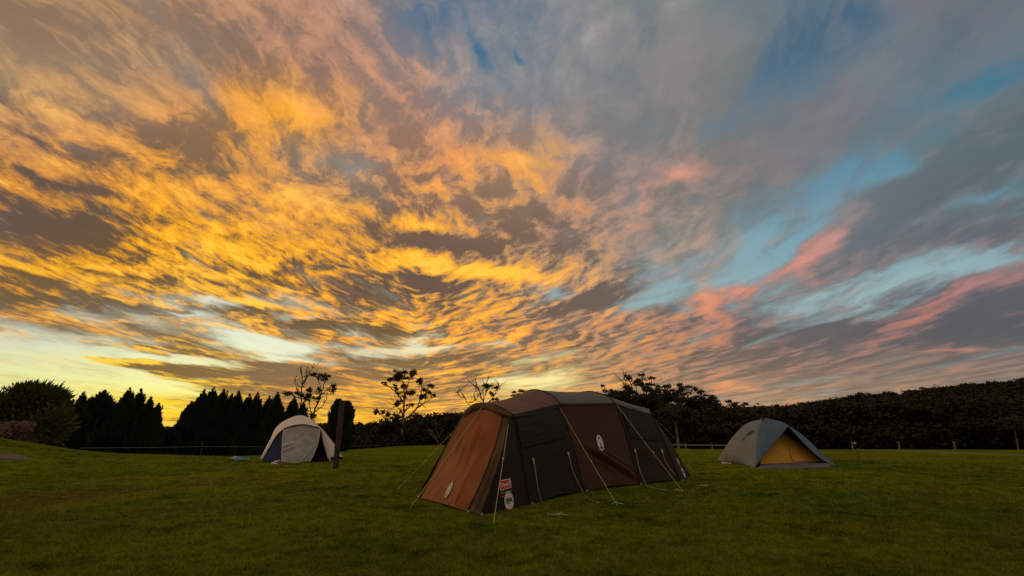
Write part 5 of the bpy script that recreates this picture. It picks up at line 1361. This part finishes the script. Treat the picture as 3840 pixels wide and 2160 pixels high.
# ------------------------------------------------------------------ things left on the grass
def lump(name, px, py, size, col, label, cat, seed=0, rough=0.7, parent=None, rot=0.0, flat=1.0, mat=None):
    """a crumpled soft thing lying on the grass"""
    g = np.array(G(px, py)); V, F = [], []
    nu, nv = 28, 14
    for i in range(nu):
        for j in range(nv):
            a = 2 * math.pi * i / nu; b = math.pi * (j + 0.5) / nv
            d = Vector((math.cos(a) * math.sin(b), math.sin(a) * math.sin(b), math.cos(b)))
            r = 1 + 0.35 * mnoise.noise(d * 1.6 + Vector((seed, 0, 0))) + 0.22 * mnoise.noise(d * 4 + Vector((0, seed, 0)))
            x, y, z = d.x * size[0] * r, d.y * size[1] * r, max(-0.3, d.z) * size[2] * r
            X, Y = g[0] + x * math.cos(rot) - y * math.sin(rot), g[1] + x * math.sin(rot) + y * math.cos(rot)
            V.append((X, Y, float(ground_z(X, Y)) + size[2] * 0.28 + z))
    for i in range(nu):
        for j in range(nv - 1): F.append((i * nv + j, i * nv + j + 1, ((i + 1) % nu) * nv + j + 1, ((i + 1) % nu) * nv + j))
    F.append(tuple(i * nv for i in range(nu))); F.append(tuple(i * nv + nv - 1 for i in range(nu))[::-1])
    o = mesh_obj(name, V, F, mat or fabric(name + '_cloth', col), parent, smooth=True)
    if label: tag(o, label, cat)
    return o
def sheet_on_grass(name, px, py, w, d, col, label, cat, seed, rot=0.0, hgt=0.06):
    g = np.array(G(px, py)); n = 16
    rows = []
    for j in range(5):
        r = []
        for i in range(6):
            x = (i / 5 - .5) * w * (1 + 0.2 * mnoise.noise(Vector((j, seed, 0)))); y = (.5 - j / 4) * d * (1 + .3 * mnoise.noise(Vector((i, seed, 3))))
            X = g[0] + x * math.cos(rot) - y * math.sin(rot); Y = g[1] + x * math.sin(rot) + y * math.cos(rot)
            r.append(V3(X, Y, float(ground_z(X, Y)) + 0.015 + hgt * (0.5 + 0.5 * mnoise.noise(Vector((i * .9, j * .9, seed))) + (0.8 if 0 < i < 5 and 0 < j < 4 else 0) * .4)))
        rows.append(r)
    o, _, _ = cloth(name, rows, fabric(name + '_cloth', col), None, 30, 24, Vector((0, 0, 1)), wr=0.02, wscale=(6, 6), seed=seed)
    tag(o, label, cat); return o
sheet_on_grass('towel', 908, 1729, 0.62, 0.9, (0.02, 0.20, 0.17), 'crumpled teal towel lying on the grass left of the pale dome tent', 'towel', 3.0, 0.3, 0.16)
lump('bag', 885, 1722, (0.24, 0.16, 0.13), (0.34, 0.31, 0.24), 'small pale grey bag on the grass touching the teal towel', 'bag', 2)
# pair of shoes by the flap
def shoe(px, py, label, rot, up=0.0):
    g = np.array(G(px, py)); L, Wd, H = 0.30, 0.11, 0.10
    prof = [(-.5, .55, .9), (-.4, .8, 1.0), (-.25, .85, .95), (0, .9, .62), (.25, 1.0, .42), (.42, .8, .32), (.5, .35, .2)]
    V, F = [], []; m = 12
    for (t, w, h) in prof:
        for k in range(m):
            a = 2 * math.pi * k / m
            x = t * L; y = math.cos(a) * Wd / 2 * w; z = (math.sin(a) * .5 + .5) * H * h
            X = x * math.cos(rot) - y * math.sin(rot); Y = x * math.sin(rot) + y * math.cos(rot)
            zz = z + (t + .5) * up
            V.append((g[0] + X, g[1] + Y, g[2] + 0.01 + zz))
    for i in range(len(prof) - 1):
        for k in range(m): F.append((i * m + k, (i + 1) * m + k, (i + 1) * m + (k + 1) % m, i * m + (k + 1) % m))
    F.append(tuple(range(m))); F.append(tuple((len(prof) - 1) * m + k for k in range(m))[::-1])
    e = empty('shoe', g, label, 'shoe', 'shoes in front of the pale dome tent')
    mesh_obj('shoe_upper', V, F, M_SHOE, e, smooth=True)
    S = []; 
    for q in range(20):
        a = 2 * math.pi * q / 20; x, y = math.cos(a) * L * .52, math.sin(a) * Wd * .52
        S.append((g[0] + x * math.cos(rot) - y * math.sin(rot), g[1] + x * math.sin(rot) + y * math.cos(rot)))
    V = [(x, y, g[2] + .0 + (up * .5)) for x, y in S] + [(x, y, g[2] + .022 + (up * .5)) for x, y in S]
    F = [tuple(range(20))[::-1], tuple(range(20, 40))] + [(i, (i + 1) % 20, 20 + (i + 1) % 20, 20 + i) for i in range(20)]
    mesh_obj('sole', V, F, M_SHOESOLE, e)
M_SHOE = fabric('shoe_cloth', (0.60, 0.58, 0.56)); M_SHOESOLE = plain('shoe_sole', (0.40, 0.25, 0.22))
shoe(1030, 1742, 'pale shoe lying flat on the grass at the left foot of the grey door flap', 0.1)
shoe(1038, 1738, 'pale shoe tipped upright against the navy panel, right of the flat one', 1.0, 0.12)
sheet_on_grass('jacket', 1242, 1726, 0.55, 0.7, (0.42, 0.13, 0.11), 'pinkish red jacket dropped at the right foot of the pale dome tent', 'jacket', 6.0, 0.2, 0.15)
lump('ball', 1336, 1714, (0.17, 0.14, 0.09), (0.22, 0.06, 0.03), 'small flattened reddish ball on the grass right of the wooden post', 'ball', 4)
lump('leaf_litter', 2643, 1822, (0.13, 0.05, 0.02), (0.33, 0.27, 0.13), 'pale curled dead leaf on the grass between the two right hand tents', 'leaf', 5, mat=varied('dead_leaf', (0.36, 0.30, 0.14), (0.26, 0.2, 0.09), 5))
lump('stone_slab', 28, 1714, (0.75, 0.7, 0.03), (0.2, 0.15, 0.12), 'flat grey brown stone in the turf at the left edge', 'stone', 9, mat=varied('stone', (0.13, 0.10, 0.07), (0.09, 0.065, 0.045), 2, 0.9, 8, .03))

# ------------------------------------------------------------------ grass blades
def grass_blades():
    Vs, Cs = [], []
    n = 260000
    # more blades near the viewer, all across the field of view
    u = rng.random(n); Y = 3.8 * (34 / 3.8) ** (u ** 0.98)
    a = rng.uniform(-1.18, 1.18, n); X = a * Y
    # tufts
    jit = rng.normal(size=(n, 2)) * 0.05
    k = 10500
    ty = 3.8 * (26 / 3.8) ** rng.random(k); tx = rng.uniform(-1.18, 1.18, k) * ty
    idx = rng.integers(0, k, n // 2)
    X[:n // 2] = tx[idx] + jit[:n // 2, 0]; Y[:n // 2] = ty[idx] + jit[:n // 2, 1]
    # thin where the turf is worn
    wornl = np.clip((-X - 1) / 8, 0, 1) * (np.sin(X * 0.9 + 2) * np.sin(Y * 0.7) > 0.1)
    keep = rng.random(n) > wornl * 0.7
    X, Y = X[keep], Y[keep]; n = len(X)
    Z = ground_z(X, Y)
    h = rng.uniform(0.018, 0.045, n) * (1 + 0.5 * (rng.random(n) > 0.97)) * np.where(np.arange(n) < n // 2, 1.25, 1.0)
    w = (0.004 + 0.0007 * Y) * rng.uniform(0.7, 1.3, n)
    an = rng.uniform(0, math.pi, n); dx, dy = np.cos(an), np.sin(an)
    ln = rng.normal(size=(n, 2)) * (h * 0.55)[:, None]
    b1 = np.stack([X - dx * w, Y - dy * w, Z - 0.003], 1); b2 = np.stack([X + dx * w, Y + dy * w, Z - 0.003], 1)
    tip = np.stack([X + ln[:, 0], Y + ln[:, 1], Z + h], 1)
    V = np.stack([b1, b2, tip], 1).reshape(-1, 3)
    return V, np.arange(n * 3).reshape(n, 3)
def blade(b, bs):
    co = b.n('ShaderNodeNewGeometry').outputs['Position']
    n2 = b.noise(co, 30.0, 2, 0.5)
    c, _, _ = turf_colour(b, co)
    c = b.mix(b.rng(n2, 0.60, 0.75, 0, 0.7), c, (0.26, 0.22, 0.05))
    b.put(bs.inputs['Base Color'], c); bs.inputs['Roughness'].default_value = 0.6; bs.inputs['Specular IOR Level'].default_value = 0.04
    tr = b.n('ShaderNodeBsdfTranslucent'); b.put(tr.inputs[0], c)
    mx = b.n('ShaderNodeMixShader'); mx.inputs[0].default_value = 0.35
    out = [q for q in b.t.nodes if q.type == 'OUTPUT_MATERIAL'][0]
    b.t.links.new(bs.outputs[0], mx.inputs[1]); b.t.links.new(tr.outputs[0], mx.inputs[2]); b.t.links.new(mx.outputs[0], out.inputs[0])
gv, gf = grass_blades()
gr_ = mesh_obj('grass', gv, gf, material('grass_blade', blade))
tag(gr_, 'short green grass blades and tufts over the turf', 'grass', kind='stuff')
